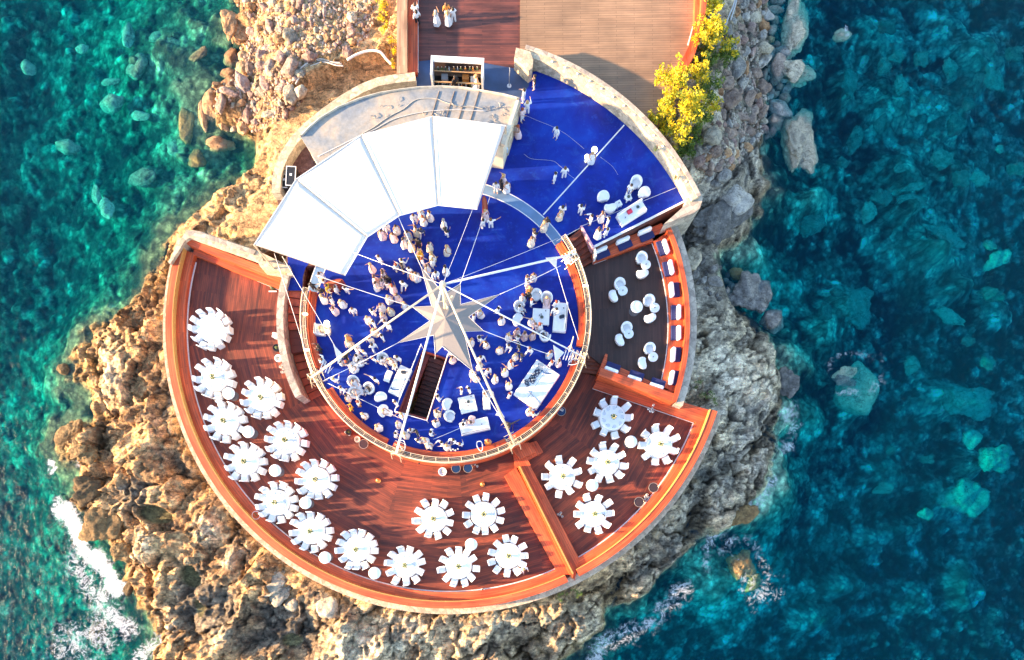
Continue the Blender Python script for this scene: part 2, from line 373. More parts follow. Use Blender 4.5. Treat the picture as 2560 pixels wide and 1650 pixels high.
SHOAL_L=[(250,130,220,160,0,1.2),(420,90,160,120,0,1.6),(340,170,28,30,0,1.8),(100,330,120,80,30,.8),(470,330,110,180,0,1.2),(350,445,38,22,15,1.9),(240,490,20,30,0,1.6),(268,520,22,26,0,1.6),(280,590,200,60,20,.4),(420,650,110,80,40,1.2),(150,1150,80,220,0,1.2),(110,1450,120,160,0,1.3),(220,900,90,120,0,1.3),(60,1260,60,100,0,-.6),(60,650,120,180,0,-1.3),(90,760,130,100,0,-1.2),(350,560,50,40,-40,-.6),(20,180,40,140,0,-1.0)]
def terrain_fields(X,Y):
    zz=SEA; PX=NX+X*FP/(HC-zz); PY=NY-Y*FP/(HC-zz)
    wx=X+1.3*(fbm(X,Y,3.5,4,seed=1)-.5)*2; wy=Y+1.3*(fbm(X,Y,3.5,4,seed=2)-.5)*2
    sd0=psdf(wx,wy,COAST); sd=sd0+0.5*(fbm(X,Y,1.1,3,seed=3)-.5)*2
    right=sst(PX,1350,1750)
    north=np.maximum(sst(PY,620,420),.85*sst(PY,650,590)*(1-right))
    # strata direction: rotate 40 degrees and stretch
    a=R(48); U=X*math.cos(a)+Y*math.sin(a); V=-X*math.sin(a)+Y*math.cos(a)
    V2=V+1.1*(fbm(X,Y,4,3,seed=5)-.5)
    big=fbm(U/2.4,V2,2.6,5,.5,seed=6,ridge=True)
    med=fbm(U/1.6,V2,1.0,5,.55,seed=7,ridge=True)
    d1,e1,id1,gx1,gy1=cells(U/1.7+1.1*fbm(X,Y,1.2,4,seed=8),V2+1.1*fbm(X,Y,1.2,4,seed=9),2.3,1)
    d2,e2,id2,gx2,gy2=cells(U/1.3+.3*fbm(X,Y,.6,3,seed=18),V2+.3*fbm(X,Y,.6,3,seed=19),0.75,2)
    cm=sst(fbm(X,Y,2.6,3,seed=33),.42,.62); cm2=sst(fbm(X,Y,1.3,3,seed=34),.4,.65)
    crack=(1-sst(e1,0,.09))*cm; crack2=(1-sst(e2,0,.16))*cm2; dryh=sst(PY,650,590)*(1-right)
    hmax=-0.75+1.75*north
    inl=sst(sd,-0.3,6.0)
    hland=SEA+(hmax-SEA)*(0.25*sst(sd,-.2,1.2)+.75*inl)
    rough=(0.30+0.7*sst(sd,-0.5,1.5)*(1-.45*inl))*(1-.6*north)
    fine=fbm(U/1.5,V2,.42,4,.6,seed=35,ridge=True)
    d4,e4,id4,gx4,gy4=cells(U/1.4+.6*fbm(X,Y,.5,3,seed=38),V2+.3*fbm(X,Y,.5,3,seed=39),.42,6)
    fac=lambda gx,gy,i:gx*np.cos(i*37.7)+gy*np.sin(i*37.7)
    hl=hland+rough*(.75*(big-.52)+.5*(med-.55)+.25*(fine-.55)+.50*(id1-.5)+.30*(id2-.5)+.16*(id4-.5)+1.1*fac(gx1,gy1,id1)+.5*fac(gx2,gy2,id2)+.2*fac(gx4,gy4,id4)-.6*crack-.3*crack2)
    # seabed
    dmax=2.0+3.6*right+1.4*right*sst(PY,850,1400)+ (1-right)*1.6*sst(PX,480,20)
    L=np.where(right>.5,5.0,7.0)
    base=SEA-0.35-dmax*(1-np.exp(-np.maximum(-sd,0)/L))
    s1,f1,i1,_,_=cells(X+.22*fbm(X,Y,1.5,3,seed=21),Y+.22*fbm(X,Y,1.5,3,seed=22),1.5,3)
    s2,f2,i2,_,_=cells(X+.12*fbm(X,Y,.8,3,seed=23),Y+.12*fbm(X,Y,.8,3,seed=24),0.62,4)
    s3,f3,i3,_,_=cells(X+1.2*fbm(X,Y,3,3,seed=25),Y+1.2*fbm(X,Y,3,3,seed=26),4.2,5)
    dome=lambda s,i,th: np.clip(1-(s*1.35)**2,0,1)*(i>th)
    bo=0.50*dome(s1,i1,.5)*i1+0.30*dome(s2,i2,.3)*i2+.8*dome(s3,i3,.6)*i3*right
    nb=fbm(X,Y,2.5,5,.55,seed=27)-.5
    sh=blobs(X,Y,SHOAL,SEA-2.5)*(.75+.5*fbm(X,Y,1.6,4,seed=29)); shl=blobs(X,Y,SHOAL_L,SEA-1)
    hb=base+bo*.55+nb*.45+sh*.85+shl*.38+.25*(fbm(X,Y,.9,4,seed=72)-.5)
    hb=np.minimum(hb,SEA-0.22+.1*nb)
    t=sst(sd,-0.55,0.35)
    H=hb*(1-t)+hl*t
    # keep clear of the built platforms
    H=H+.45*np.clip(blobs(X,Y,LEDGE,-1.0),0,1.3)*t; H=H-.55*np.clip(blobs(X,Y,GULLY_AND_GAP_SHADE,-1.0),0,1.2)*t; pz=sst(blobs(X,Y,POOLS,-1.5),.35,.55); H=H*(1-pz*.9)+(-1.75)*pz*.9
    d=np.hypot(X-CC.x,Y-CC.y); capr=sst(d,21.6,20.9)
    H=np.where(d<21.4,np.minimum(H,-0.45),H)
    near=sst(d,23.2,21.3)*(PY>560)
    H=H*(1-near)+np.clip(H,-1.6,-.5)*near
    return dict(PX=PX,PY=PY,sd=sd,right=right,north=north,H=H,crack=crack,crack2=crack2,id1=id1,id2=id2,t=t,i1=i1,s1=s1,i2=i2,s2=s2,i3=i3,s3=s3,nb=nb,med=med,big=big,sh=sh,shl=shl,inl=inl,e1=e1)
def grid_mesh(name,xs,ys,Z,mat,cols=None,flt=None):
    nx,ny=len(xs),len(ys); X,Y=np.meshgrid(xs,ys)
    co=np.stack([X,Y,Z],-1).reshape(-1,3).astype(np.float32)
    idx=np.arange(nx*ny).reshape(ny,nx); f=np.stack([idx[:-1,:-1],idx[:-1,1:],idx[1:,1:],idx[1:,:-1]],-1).reshape(-1,4)
    me=bpy.data.meshes.new(name); me.vertices.add(len(co)); me.vertices.foreach_set('co',co.ravel())
    me.loops.add(f.size); me.loops.foreach_set('vertex_index',f.ravel().astype(np.int32))
    me.polygons.add(len(f)); me.polygons.foreach_set('loop_start',np.arange(0,f.size,4,dtype=np.int32)); me.polygons.foreach_set('loop_total',np.full(len(f),4,dtype=np.int32))
    me.update(calc_edges=True); me.polygons.foreach_set('use_smooth',np.ones(len(f),bool))
    if cols is not None:
        a=me.color_attributes.new('Col','FLOAT_COLOR','POINT'); c=np.ones((len(co),4),np.float32); c[:,:3]=cols.reshape(-1,3); a.data.foreach_set('color',c.ravel())
    if flt:
        for k,v in flt.items():
            a=me.attributes.new(k,'FLOAT','POINT'); a.data.foreach_set('value',v.ravel().astype(np.float32))
    me.materials.append(mat); o=bpy.data.objects.new(name,me); COL.objects.link(o); return o,me
def L3(a,b,t): return np.asarray(a)*(1-t[...,None])+np.asarray(b)*t[...,None]
def terrain_colour(T,X,Y):
    n1=fbm(X,Y,1.4,5,.6,seed=41); n2=fbm(X,Y,.35,3,.6,seed=42); n3=fbm(X,Y,5,3,seed=43)
    a=R(48); U=X*math.cos(a)+Y*math.sin(a); V=-X*math.sin(a)+Y*math.cos(a)
    st=fbm(U/4,V,.5,4,.6,seed=44)
    k=np.clip(.5+(n1-.5)*1.6+(T['id1']-.5)*.5+(st-.5)*.9+(n2-.5)*.7,0,1)
    warm=L3((.22,.115,.05),(.92,.58,.27),k); grey=L3((.27,.23,.165),(1,.86,.63),k)  # golden sun on western rock is put into this colour, beside its tan
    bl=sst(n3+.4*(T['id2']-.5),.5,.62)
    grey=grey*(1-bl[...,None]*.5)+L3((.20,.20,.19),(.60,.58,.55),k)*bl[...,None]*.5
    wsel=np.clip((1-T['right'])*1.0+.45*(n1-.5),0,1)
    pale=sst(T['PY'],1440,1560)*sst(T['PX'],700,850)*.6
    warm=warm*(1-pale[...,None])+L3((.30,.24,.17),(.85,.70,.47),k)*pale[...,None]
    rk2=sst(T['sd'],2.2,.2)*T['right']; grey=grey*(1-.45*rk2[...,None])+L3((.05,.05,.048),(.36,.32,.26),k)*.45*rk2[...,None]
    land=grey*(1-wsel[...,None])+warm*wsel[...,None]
    # dry grass and ochre soil on the slope north west
    dry=sst(T['PY'],640+60*(n1-.5),560)*(1-T['right'])*sst(T['sd']+2*(n1-.5),.5,2.2)*sst(T['PX'],400,470)
    soil=L3((.42,.24,.09),(.85,.62,.34),np.clip(n1*.5+n2*.8-.15,0,1))
    land=land*(1-dry[...,None]*.85)+soil*dry[...,None]*.85
    lg=np.clip(blobs(X,Y,LEDGE,-1.0)*(.6+.8*n1),0,1); land=land*(1-lg[...,None]*.55)+L3((.40,.33,.23),(1,.90,.68),k)*lg[...,None]*.55
    gl=np.clip(blobs(X,Y,GULLY_AND_GAP_SHADE,-1.0)*(.7+.6*n1),0,1); land=land*(1-gl[...,None]*.8)+L3((.035,.045,.045),(.17,.18,.17),k)*gl[...,None]*.8
    pl=sst(blobs(X,Y,POOLS,-1.5)*(.8+.4*n1),.35,.55); land=land*(1-pl[...,None])+L3((.13,.12,.05),(.26,.24,.12),n1)*pl[...,None]
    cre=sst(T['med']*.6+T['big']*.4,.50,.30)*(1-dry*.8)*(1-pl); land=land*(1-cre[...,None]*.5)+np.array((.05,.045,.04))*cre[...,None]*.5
    dk=np.clip(T['crack']*.85+T['crack2']*.5,0,1)*(1-dry*.7); land=land*(1-dk[...,None]*.6)+np.array((.035,.03,.028))*dk[...,None]*.6
    H=T['H']; wet=sst(H,SEA+1.0+.5*(n1-.5),SEA+.25)
    al=L3((.05,.042,.03),(.36,.21,.05),np.clip((n2*.6+n1*.6-.1),0,1)*(1-.65*T['right']))
    land=land*(1-wet[...,None]*.75)+al*wet[...,None]*.75
    # seabed
    g=np.clip(.34+(n1-.5)*1.1+(T['i1']-.5)*.75*(T['s1']<.55)+(T['i2']-.5)*.75*(T['s2']<.6)+(n2-.5)*.5+.3*T['nb']+.30*np.clip(T['sh'],0,1.5)+.2*np.clip(T['shl'],-1,1.5)+.03*(1-T['right'])+T['right']*(.50*sst(fbm(X,Y,2.6,5,.62,seed=71)+.16*np.clip(T['sh'],0,1.3),.50,.64)-.10),0,1)
    e=np.clip(1-T['s2']*1.2,0,1)*.25; g=np.clip(g+e-.05,0,1)
    rs=T['right'][...,None]; bed=L3((.014,.040,.03),(.40,.55,.33),g**1.3)*(1-rs)+L3((.012,.050,.052),(.72,.98,.68),g**1.5)*rs
    ol=np.clip(sst(T['sd']+1.5*(n3-.5),-3.2,-.3)*(1-T['right']*.75),0,1); bed=bed*(1-ol[...,None]*.7)+L3((.09,.06,.02),(.42,.32,.13),g)*ol[...,None]*.7
    t=T['t'][...,None]
    return np.clip(bed*(1-t)+land*t,0,1)
xs=axis(xlo,xhi,0.11,0); ys=axis(ylo,yhi,0.11,0)
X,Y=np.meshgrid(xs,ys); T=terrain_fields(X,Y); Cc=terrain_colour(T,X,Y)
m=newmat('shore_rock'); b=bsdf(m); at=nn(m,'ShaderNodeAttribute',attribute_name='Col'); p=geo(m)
n1=noise(m,4.5,8,p,0.7); n2=noise(m,16,4,p,0.7)
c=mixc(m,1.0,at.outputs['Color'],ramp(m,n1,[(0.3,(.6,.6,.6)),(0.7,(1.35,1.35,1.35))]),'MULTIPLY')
c=mixc(m,1.0,c,ramp(m,n2,[(0.3,(.75,.75,.75)),(0.7,(1.22,1.22,1.22))]),'MULTIPLY')
sp=nn(m,'ShaderNodeSeparateXYZ'); lk(m,p,sp.inputs[0]); above=mathn(m,'GREATER_THAN',sp.outputs[2],SEA-.1); below=mathn(m,'SUBTRACT',1.0,above)
cf,fi=fissures(m,c,p); 
c2=ramp(m,noise(m,1.7,7,p,.75),[(.34,(.50,.47,.45)),(.48,(1.0,1.0,1.0)),(.66,(1.6,1.55,1.46))]); cf=mixc(m,1.0,cf,c2,'MULTIPLY')
ms=nn(m,'ShaderNodeMapping'); ms.inputs['Rotation'].default_value=(0,0,R(-48)); ms.inputs['Scale'].default_value=(.5,3.4,1); lk(m,p,ms.inputs['Vector']); cf=mixc(m,1.0,cf,ramp(m,noise(m,1.0,6,ms.outputs[0],.65,.5),[(.34,(.62,.6,.58)),(.5,(1.08,1.06,1.04)),(.68,(1.5,1.46,1.38))]),'MULTIPLY')
# cobbles and boulders on the sea bed
dn=nn(m,'ShaderNodeTexNoise'); dn.inputs['Scale'].default_value=1.1; dn.inputs['Detail'].default_value=2; lk(m,p,dn.inputs['Vector'])
vm=nn(m,'ShaderNodeVectorMath',operation='MULTIPLY_ADD'); lk(m,dn.outputs['Color'],vm.inputs[0]); vm.inputs[1].default_value=(.35,.35,0); lk(m,p,vm.inputs[2])
fl=nn(m,'ShaderNodeVectorMath',operation='MULTIPLY'); lk(m,vm.outputs[0],fl.inputs[0]); fl.inputs[1].default_value=(1,1,0)
cb=c
for sc,lo,hi in ((.55,.6,1.5),(1.25,.55,1.55),(2.6,.75,1.3)):
    vc=nn(m,'ShaderNodeTexVoronoi'); vc.inputs['Scale'].default_value=sc; lk(m,fl.outputs[0],vc.inputs['Vector']); sr=nn(m,'ShaderNodeSeparateColor'); lk(m,vc.outputs['Color'],sr.inputs[0])
    k=mathn(m,'MULTIPLY',ramp(m,sr.outputs[0],[(0,(lo,)*3),(1,(hi,)*3)]),ramp(m,vc.outputs['Distance'],[(.25,(1.12,)*3),(.75,(.5,)*3)]))
    cb=mixc(m,1.0,cb,k,'MULTIPLY')
c=mixc(m,above,cb,cf)
lk(m,c,b.inputs['Base Color']); b.inputs['Roughness'].default_value=0.85
bump(m,mathn(m,'ADD',mathn(m,'ADD',n1,mathn(m,'MULTIPLY',n2,.4)),mathn(m,'MULTIPLY',fi,.3)),0.9,0.22)
SHORE_M=m
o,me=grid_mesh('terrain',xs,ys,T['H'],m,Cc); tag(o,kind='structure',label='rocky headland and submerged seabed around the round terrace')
def ground_z(px,py):
    z=SEA+1.5
    for _ in range(3):
        q=W(px,py,z); i=np.clip(np.searchsorted(xs,q.x),0,len(xs)-1); j=np.clip(np.searchsorted(ys,q.y),0,len(ys)-1); z=float(T['H'][j,i])
    return z
# ---------------------------------------------------------------- sea
wxs=axis(xlo,xhi,0.2,0); wys=axis(ylo,yhi,0.2,0); WX,WY=np.meshgrid(wxs,wys)
wz=SEA+0.05*(fbm(WX*.6,WY,1.3,4,.55,seed=61)-.5)*2+.03*(fbm(WX,WY,.45,2,seed=62)-.5)
PXw=NX+WX*FP/(HC-SEA); PYw=NY-WY*FP/(HC-SEA)
FWX=PXw+26*(fbm(WX,WY,1.6,4,.6,seed=81)-.5)*2; FWY=PYw+26*(fbm(WX,WY,1.6,4,.6,seed=82)-.5)*2
def stroke(pts,w,s):
    best=np.full(WX.shape,1e9); q=[(x*1.0715,y*1.0715) for x,y in pts]
    for (x0,y0),(x1,y1) in zip(q,q[1:]):
        dx,dy=x1-x0,y1-y0; t=np.clip(((FWX-x0)*dx+(FWY-y0)*dy)/(dx*dx+dy*dy),0,1); best=np.minimum(best,np.hypot(FWX-x0-t*dx,FWY-y0-t*dy))
    return s*np.exp(-(best/w)**2)
foam=np.maximum.reduce([
 stroke([(148,1185),(165,1215),(185,1250),(198,1285),(222,1305),(250,1335),(275,1375)],27,.98),
 stroke([(175,1320),(215,1370),(250,1430),(220,1500),(150,1500)],62,.48), stroke([(230,1400),(270,1450),(300,1480)],36,.58),
 stroke([(112,1075),(120,1100)],8,.9), stroke([(185,1010),(180,1060)],20,.5), stroke([(190,1085),(280,1095)],16,.6), stroke([(260,1190),(300,1175)],10,.4),stroke([(380,1500),(330,1540)],28,.58),
 stroke([(1835,955),(1850,1000),(1835,1050)],22,.46), stroke([(1800,1080),(1780,1150),(1745,1190),(1690,1220),(1650,1270),(1640,1310)],22,.48),
 stroke([(1690,1290),(1700,1260),(1760,1275),(1790,1330),(1800,1380),(1750,1400)],28,.42), stroke([(1700,1300),(1760,1350),(1730,1370)],14,.42),
 stroke([(1600,1370),(1550,1420),(1480,1470),(1400,1500),(1380,1540)],30,.5), stroke([(1540,1400),(1520,1440)],12,.5),
 stroke([(1930,870),(1960,830),(2010,815),(2050,850),(2060,880),(2010,910),(1940,900)],18,.33),
 stroke([(1965,65),(1980,80)],10,.5), stroke([(1850,200),(1860,210)],8,.2), stroke([(1690,860),(1830,790)],0.1,0.1)])
o,me=None,None
m=newmat('sea_water'); nt_=m.node_tree; b=bsdf(m); out=nt_.nodes['Material Output']; p=geo(m)
fa=nn(m,'ShaderNodeAttribute',attribute_name='foam').outputs['Fac']
mp=nn(m,'ShaderNodeMapping'); mp.inputs['Scale'].default_value=(1.5,1,1); lk(m,p,mp.inputs['Vector'])
rp=noise(m,1.6,6,mp.outputs[0],.6,.6); rp2=noise(m,6,3,mp.outputs[0],.6)
b.inputs['Base Color'].default_value=(0.0,0.06,0.12,1); b.inputs['Roughness'].default_value=0.18; b.inputs['IOR'].default_value=1.33
bump(m,mathn(m,'ADD',rp,mathn(m,'MULTIPLY',rp2,.25)),0.55,0.16)
tr=nn(m,'ShaderNodeBsdfTransparent')
mx=nn(m,'ShaderNodeMixShader'); mx.inputs[0].default_value=0.16
lk(m,tr.outputs[0],mx.inputs[1]); lk(m,b.outputs[0],mx.inputs[2])
# foam: wispy streaks that thicken to solid white where the mask is strong
w1=noise(m,.9,6,p,.62,1.6); w2=noise(m,1.9,5,p,.6,1.2)
v1=mathn(m,'POWER',mathn(m,'SUBTRACT',1.0,mathn(m,'ABSOLUTE',mathn(m,'MULTIPLY_ADD',w1,6.0,-3.0))),1.0); v1=mathn(m,'MAXIMUM',v1,0.0)
v2=mathn(m,'MAXIMUM',mathn(m,'SUBTRACT',1.0,mathn(m,'ABSOLUTE',mathn(m,'MULTIPLY_ADD',w2,8.0,-4.0))),0.0)
k=mathn(m,'ADD',mathn(m,'MULTIPLY',v1,.32),mathn(m,'MULTIPLY',v2,.26)); k=mathn(m,'ADD',k,mathn(m,'MULTIPLY',noise(m,.9,5,p,.6),.55))
k=mathn(m,'ADD',k,mathn(m,'SUBTRACT',fa,1.0))
milky=mathn(m,'MULTIPLY',mathn(m,'MAXIMUM',mathn(m,'SUBTRACT',fa,.46),0.0),mathn(m,'MULTIPLY',noise(m,.8,4,p,.6),.75))
ff=nn(m,'ShaderNodeMapRange'); ff.inputs['From Min'].default_value=0.0; ff.inputs['From Max'].default_value=0.62; lk(m,k,ff.inputs[0])
fd=nn(m,'ShaderNodeBsdfDiffuse'); fd.inputs[0].default_value=(.85,.87,.9,1)
mx2=nn(m,'ShaderNodeMixShader'); lk(m,mathn(m,'MAXIMUM',ff.outputs[0],milky),mx2.inputs[0]); lk(m,mx.outputs[0],mx2.inputs[1]); lk(m,fd.outputs[0],mx2.inputs[2]); lk(m,mx2.outputs[0],out.inputs[0])
va=nn(m,'ShaderNodeVolumeAbsorption'); va.inputs['Color'].default_value=(0.0,0.915,0.952,1); va.inputs['Density'].default_value=0.75; lk(m,va.outputs[0],out.inputs['Volume'])
SEA_VA=va
o,me=grid_mesh('sea_water',wxs,wys,wz,m,flt={'foam':foam}); tag(o,kind='structure',label='clear turquoise sea with white foam along the rocks')
bm=bmesh.new(); bm.from_mesh(me)       # close it downwards so that it holds a volume
be=[e for e in bm.edges if e.is_boundary]; r_=bmesh.ops.extrude_edge_only(bm,edges=be); nv=[v for v in r_['geom'] if isinstance(v,bmesh.types.BMVert)]
for v in nv: v.co.z=-60
bmesh.ops.edgeloop_fill(bm,edges=[e for e in bm.edges if e.is_boundary]); bmesh.ops.recalc_face_normals(bm,faces=bm.faces[:]); bm.to_mesh(me); bm.free()
# ---------------------------------------------------------------- floors and platforms
def floor(name,poly,z0,z1,mat,rot=0.0,label=None):
    o=MB().prism(poly,z0,z1,rot).build(name,mat); return tag(o,label,kind='structure')
def sector_floor(name,r0,r1,a0,a1,z,mat,seg,label,thick=0.3):
    mb=MB(); n=max(1,round((a1-a0)/seg))
    for i in range(n):
        b0=a0+(a1-a0)*i/n; b1=a0+(a1-a0)*(i+1)/n; th=R((b0+b1)/2+90); mid=pol((r0+r1)/2,(b0+b1)/2)
        k=max(2,int((b1-b0)/3)); ring=[pol(r1,b0+(b1-b0)*j/k) for j in range(k+1)]+[pol(r0,b1-(b1-b0)*j/k) for j in range(k+1)]
        c,s=math.cos(-th),math.sin(-th); off=i*3.37
        for j in range(k):
            q=[pol(r0,b0+(b1-b0)*j/k,z),pol(r1,b0+(b1-b0)*j/k,z),pol(r1,b0+(b1-b0)*(j+1)/k,z),pol(r0,b0+(b1-b0)*(j+1)/k,z)]
            mb.add(q,[(0,1,2,3)],[[(p.x*c-p.y*s+off,p.x*s+p.y*c+off*.31) for p in q]])
    o=mb.build(name,mat); return tag(o,label,kind='structure')
A_L=angp(470,600,.5); A_RI=360+angp(1435,1450,.5); A_RR=360+angp(1785,1030,.5)
sector_floor('terrace_floor',10.2,20.0,A_L-.5,A_RR,0.0,WOOD_D,22.0,'dark red planked dining terrace wrapping round the blue deck')
R_OUT=21.0
# stone base of the terraces
base=MB().arc(R_OUT-0.2,R_OUT+0.5,A_L,A_RR,-3.6,0.35,2.0,taper=0.35).build('terrace_base_wall',STONE_W)
tag(base,'pale stone retaining wall curving under the outer rim of the lower terrace','wall')
MB().arc(9.9,20.8,A_L,A_RR,-1.2,-0.02,3.0).build('terrace_foundation',STONE); tag(bpy.data.objects['terrace_foundation'],'stone foundation below the lower terrace',kind='structure')
def rim(name,a0,a1,label):
    r=empty(name,pol(R_OUT-.6,(a0+a1)/2,0),0,label,'bench')
    def P(mb,n,mat):
        o=mb.build(n,mat,r); o.location=-r.location; return o
    P(MB().arc(R_OUT-1.15,R_OUT-.52,a0,a1,0.0,0.45,1.5),'seat',WOOD_R)
    P(MB().arc(R_OUT-.50,R_OUT+.02,a0,a1,0.0,0.92,1.5),'backrest',WOOD_R)
    P(MB().arc(R_OUT-.54,R_OUT-.50,a0,a1,0.45,0.96,1.5),'back_trim',plain('trim_and_sun_yellow',(.6,.3,.08),.5))
    P(MB().arc(R_OUT-1.24,R_OUT-1.155,a0+1.5,a1-1,0.003,0.06,1.5),'edge_strip',LINE)
    return r
rim('curved_bench',A_L+2.2,A_RI-1.3,'long curved red wooden bench along the seaward rim of the big terrace')
rim('curved_bench',A_RI+1.3,A_RR,'shorter curved red wooden bench rimming the south east terrace section')
def thing_poly(name,label,cat,parts,loc,group=None):
    """parts: (name, polygon pixel list, z for pixels, z0, z1, mat, uvrot deg)"""
    r=empty(name,loc,0,label,cat,group)
    for (n,pts,zp,z0,z1,mat,rot) in parts:
        o=MB().prism(pxpoly(pts,zp),z0,z1,R(rot)).build(n,mat,r); o.location=-r.location
    return r
# north west end of the terrace
thing_poly('end_bench','wide red wooden bench closing the north west end of the terrace','bench',[
 ('seat',[(487,617),(706,703),(700,722),(482,636)],.45,0.01,.456,WOOD_R,-21),
 ('backrest',[(474,597),(712,686),(706,705),(470,612),(466,606)],.92,0.01,.928,WOOD_R,-21),
 ('edge_strip',[(489,636),(702,724),(701,727),(488,639)],.02,0.003,.05,LINE,-21)],W(590,660,0))
thing_poly('stone_wall','thick stone wall along the north west end of the terrace','wall',[
 ('wall',[(466,574),(500,578),(640,625),(722,664),(722,690),(716,684),(636,650),(474,594),(462,602),(425,660),(420,655)],1.25,-2.5,1.25,STONE_W,0),
 ('coping',[(470,577),(500,580),(640,627),(634,637),(500,592),(470,588)],1.3,1.253,1.33,STONE,0)],W(600,630,0))
# ridge of double benches between the two terrace sections
thing_poly('double_bench','back to back orange wooden bench dividing the terrace towards the south east','bench',[
 ('west_seat',[(1261,1190),(1290,1168),(1302,1190),(1424,1436),(1412,1436),(1391,1427)],.45,0.01,.458,WOOD_R,-63),
 ('east_seat',[(1303,1165),(1325,1163),(1448,1396),(1436,1452),(1431,1440)],.45,0.01,.458,WOOD_R,-63),
 ('backrest',[(1294,1166),(1303,1164),(1435,1430),(1431,1448),(1426,1440)],.8,0,.8,plain('lit_cedar',(.6,.12,.02),.5),-63),  # backrest wood tinted as its sunlit side
 ('back_trim',[(1296,1165),(1300,1165),(1434,1434),(1431,1436)],.83,.803,.83,plain('trim_and_sun_yellow',(.6,.3,.08),.5),0)],W(1350,1290,0))  # yellow line is sunlight on the bench back put into colour
thing_poly('wooden_platform','orange wooden step block between the ring and the divided bench','platform',[
 ('lower_step',[(1281,1120),(1341,1102),(1358,1130),(1320,1150),(1327,1163),(1288,1170)],.45,0,.45,WOOD_R,-63),
 ('upper_step',[(1268,1112),(1322,1106),(1340,1130),(1300,1148),(1284,1128)],.9,.45,.9,WOOD_R,-63)],W(1310,1135,0))
# bench closing the north side of the south east section
thing_poly('end_bench','broad stepped wooden bench between the lounge and the south east terrace','bench',[
 ('seat',[(1483,968),(1500,936),(1700,1003),(1788,1030),(1773,1062),(1740,1055)],.45,0.01,.456,WOOD_R,-18),
 ('backrest',[(1500,934),(1515,915),(1704,985),(1700,1003)],.95,0,.95,WOOD_R,-18),
 ('edge_strip',[(1482,969),(1737,1057),(1738,1060),(1481,972)],.02,0.003,.05,LINE,-18)],W(1620,1000,0))
# ---------------------------------------------------------------- round deck
ZB=2.0
well=pxpoly([(1057,876),(1119,897),(1070,1051),(996,1030)],ZB)
def cdt_floor(name,outer,holes,z,mat,label):
    pts=[Vector((p.x,p.y)) for p in outer]; edges=[(i,(i+1)%len(pts)) for i in range(len(pts))]
    faces=[list(range(len(pts)))]
    for h in holes:
        o=len(pts); pts+=[Vector((p.x,p.y)) for p in h]; edges+=[(o+i,o+(i+1)%len(h)) for i in range(len(h))]; faces.append(list(range(o,o+len(h))))
    v,e,f,ov,oe,of=geometry.delaunay_2d_cdt(pts,edges,faces,1,1e-5)
    def inside(c,h):
        k=False
        for i in range(len(h)):
            a,b=h[i],h[(i+1)%len(h)]
            if (a.y>c.y)!=(b.y>c.y) and c.x<(b.x-a.x)*(c.y-a.y)/(b.y-a.y)+a.x: k=not k
        return k
    keep=[t for t in f if not any(inside(sum((v[q] for q in t),Vector((0,0)))/len(t),h) for h in holes)]
    mb=MB(); mb.add([(a.x,a.y,z) for a in v],keep)
    o=mb.build(name,mat)
    for p in o.data.polygons: pass
    return tag(o,label,kind='structure')
disc=[pol(10.34,i*3.0) for i in range(120)]
cdt_floor('round_deck_floor',disc,[well],ZB,BLUE,'vivid blue painted floor of the round deck')
MB().arc(10.1,10.36,0,360,-1.0,ZB-.004,3).build('deck_drum_wall',WOOD_R); tag(bpy.data.objects['deck_drum_wall'],'orange wood clad drum wall carrying the round blue deck','wall')
a_st=angp(1450,573,ZB)
fan=[pol(10.36,a) for a in np.arange(angp(1205,455,ZB),a_st,-2.0)]+pxpoly([(1452,567),(1483,617),(1716,499)],ZB)
fan+= [pol(19.32,a) for a in np.arange(angp(1716,501,ZB),angp(1330,183,ZB),1.5)]+pxpoly([(1330,180),(1300,245),(1262,360)],ZB)
floor('upper_blue_floor',fan,0.2,ZB-.002,BLUE,label='vivid blue fan shaped floor north east of the round deck')
aW=angp(762,668,ZB)%360
srv=pxpoly([(1030,152),(1180,152),(1330,176),(1300,246),(1262,360),(1205,455)],ZB)+[pol(10.36,a) for a in np.arange(angp(1205,455,ZB),aW,3.0)]+pxpoly([(762,665),(757,726),(712,726),(716,640),(690,478),(700,420),(760,320),(850,245),(945,205),(1030,190)],ZB)
floor('service_yard_floor',srv,-1.5,ZB-.008,PAVE,label='brown paved service yard behind the stage building')
floor('slate_floor',pxpoly([(1041,152),(1100,147),(1180,150),(1328,177),(1322,215),(1300,246),(1210,222),(1110,216),(1015,221),(1015,208),(1041,200)],ZB),ZB-.006,ZB-.001,SLATE,label='dark slate blue passage behind the stage building')
floor('blue_wedge_floor',pxpoly([(719,640),(775,655),(764,669),(757,690),(755,726),(717,726),(721,690)],ZB),ZB-.006,ZB+.002,BLUE,label='small blue floor wedge west of the canopy')
# grey ring band and its white edge lines
def band(name,mat,r0,r1,a0,a1,z,label): return tag(MB().arc(r0,r1,a0,a1,z-.003,z,2).build(name,mat),label,kind='structure')
aB0=angp(1404,603,ZB); aB1=angp(762,725,ZB)%360
band('ring_band',STRIP,9.64,10.3,aB0,aB1,ZB+.006,'grey blue curved band crossing the deck'); band('ring_band_line',LINE,9.58,9.64,aB0,aB1,ZB+.009,'white inner line of the grey band'); band('ring_band_line',LINE,10.3,10.36,aB0,aB1,ZB+.009,'white outer line of the grey band')
def fline(p,q,w,z,mat=LINE,name='painted_line',label='thin white line painted on the blue floor'):
    a=W(*p,z);b_=W(*q,z);d=(b_-a).normalized();n_=Vector((-d.y,d.x,0))*w/2
    return tag(MB().prism([a+n_,b_+n_,b_-n_,a-n_],z-.004,z).build(name,mat),label,kind='structure')
fline((1358,537),(1561,312),.09,ZB+.008); fline((1390,603),(1452,569),.035,ZB+.008); fline((1452,566),(1700,465),.03,ZB+.008)
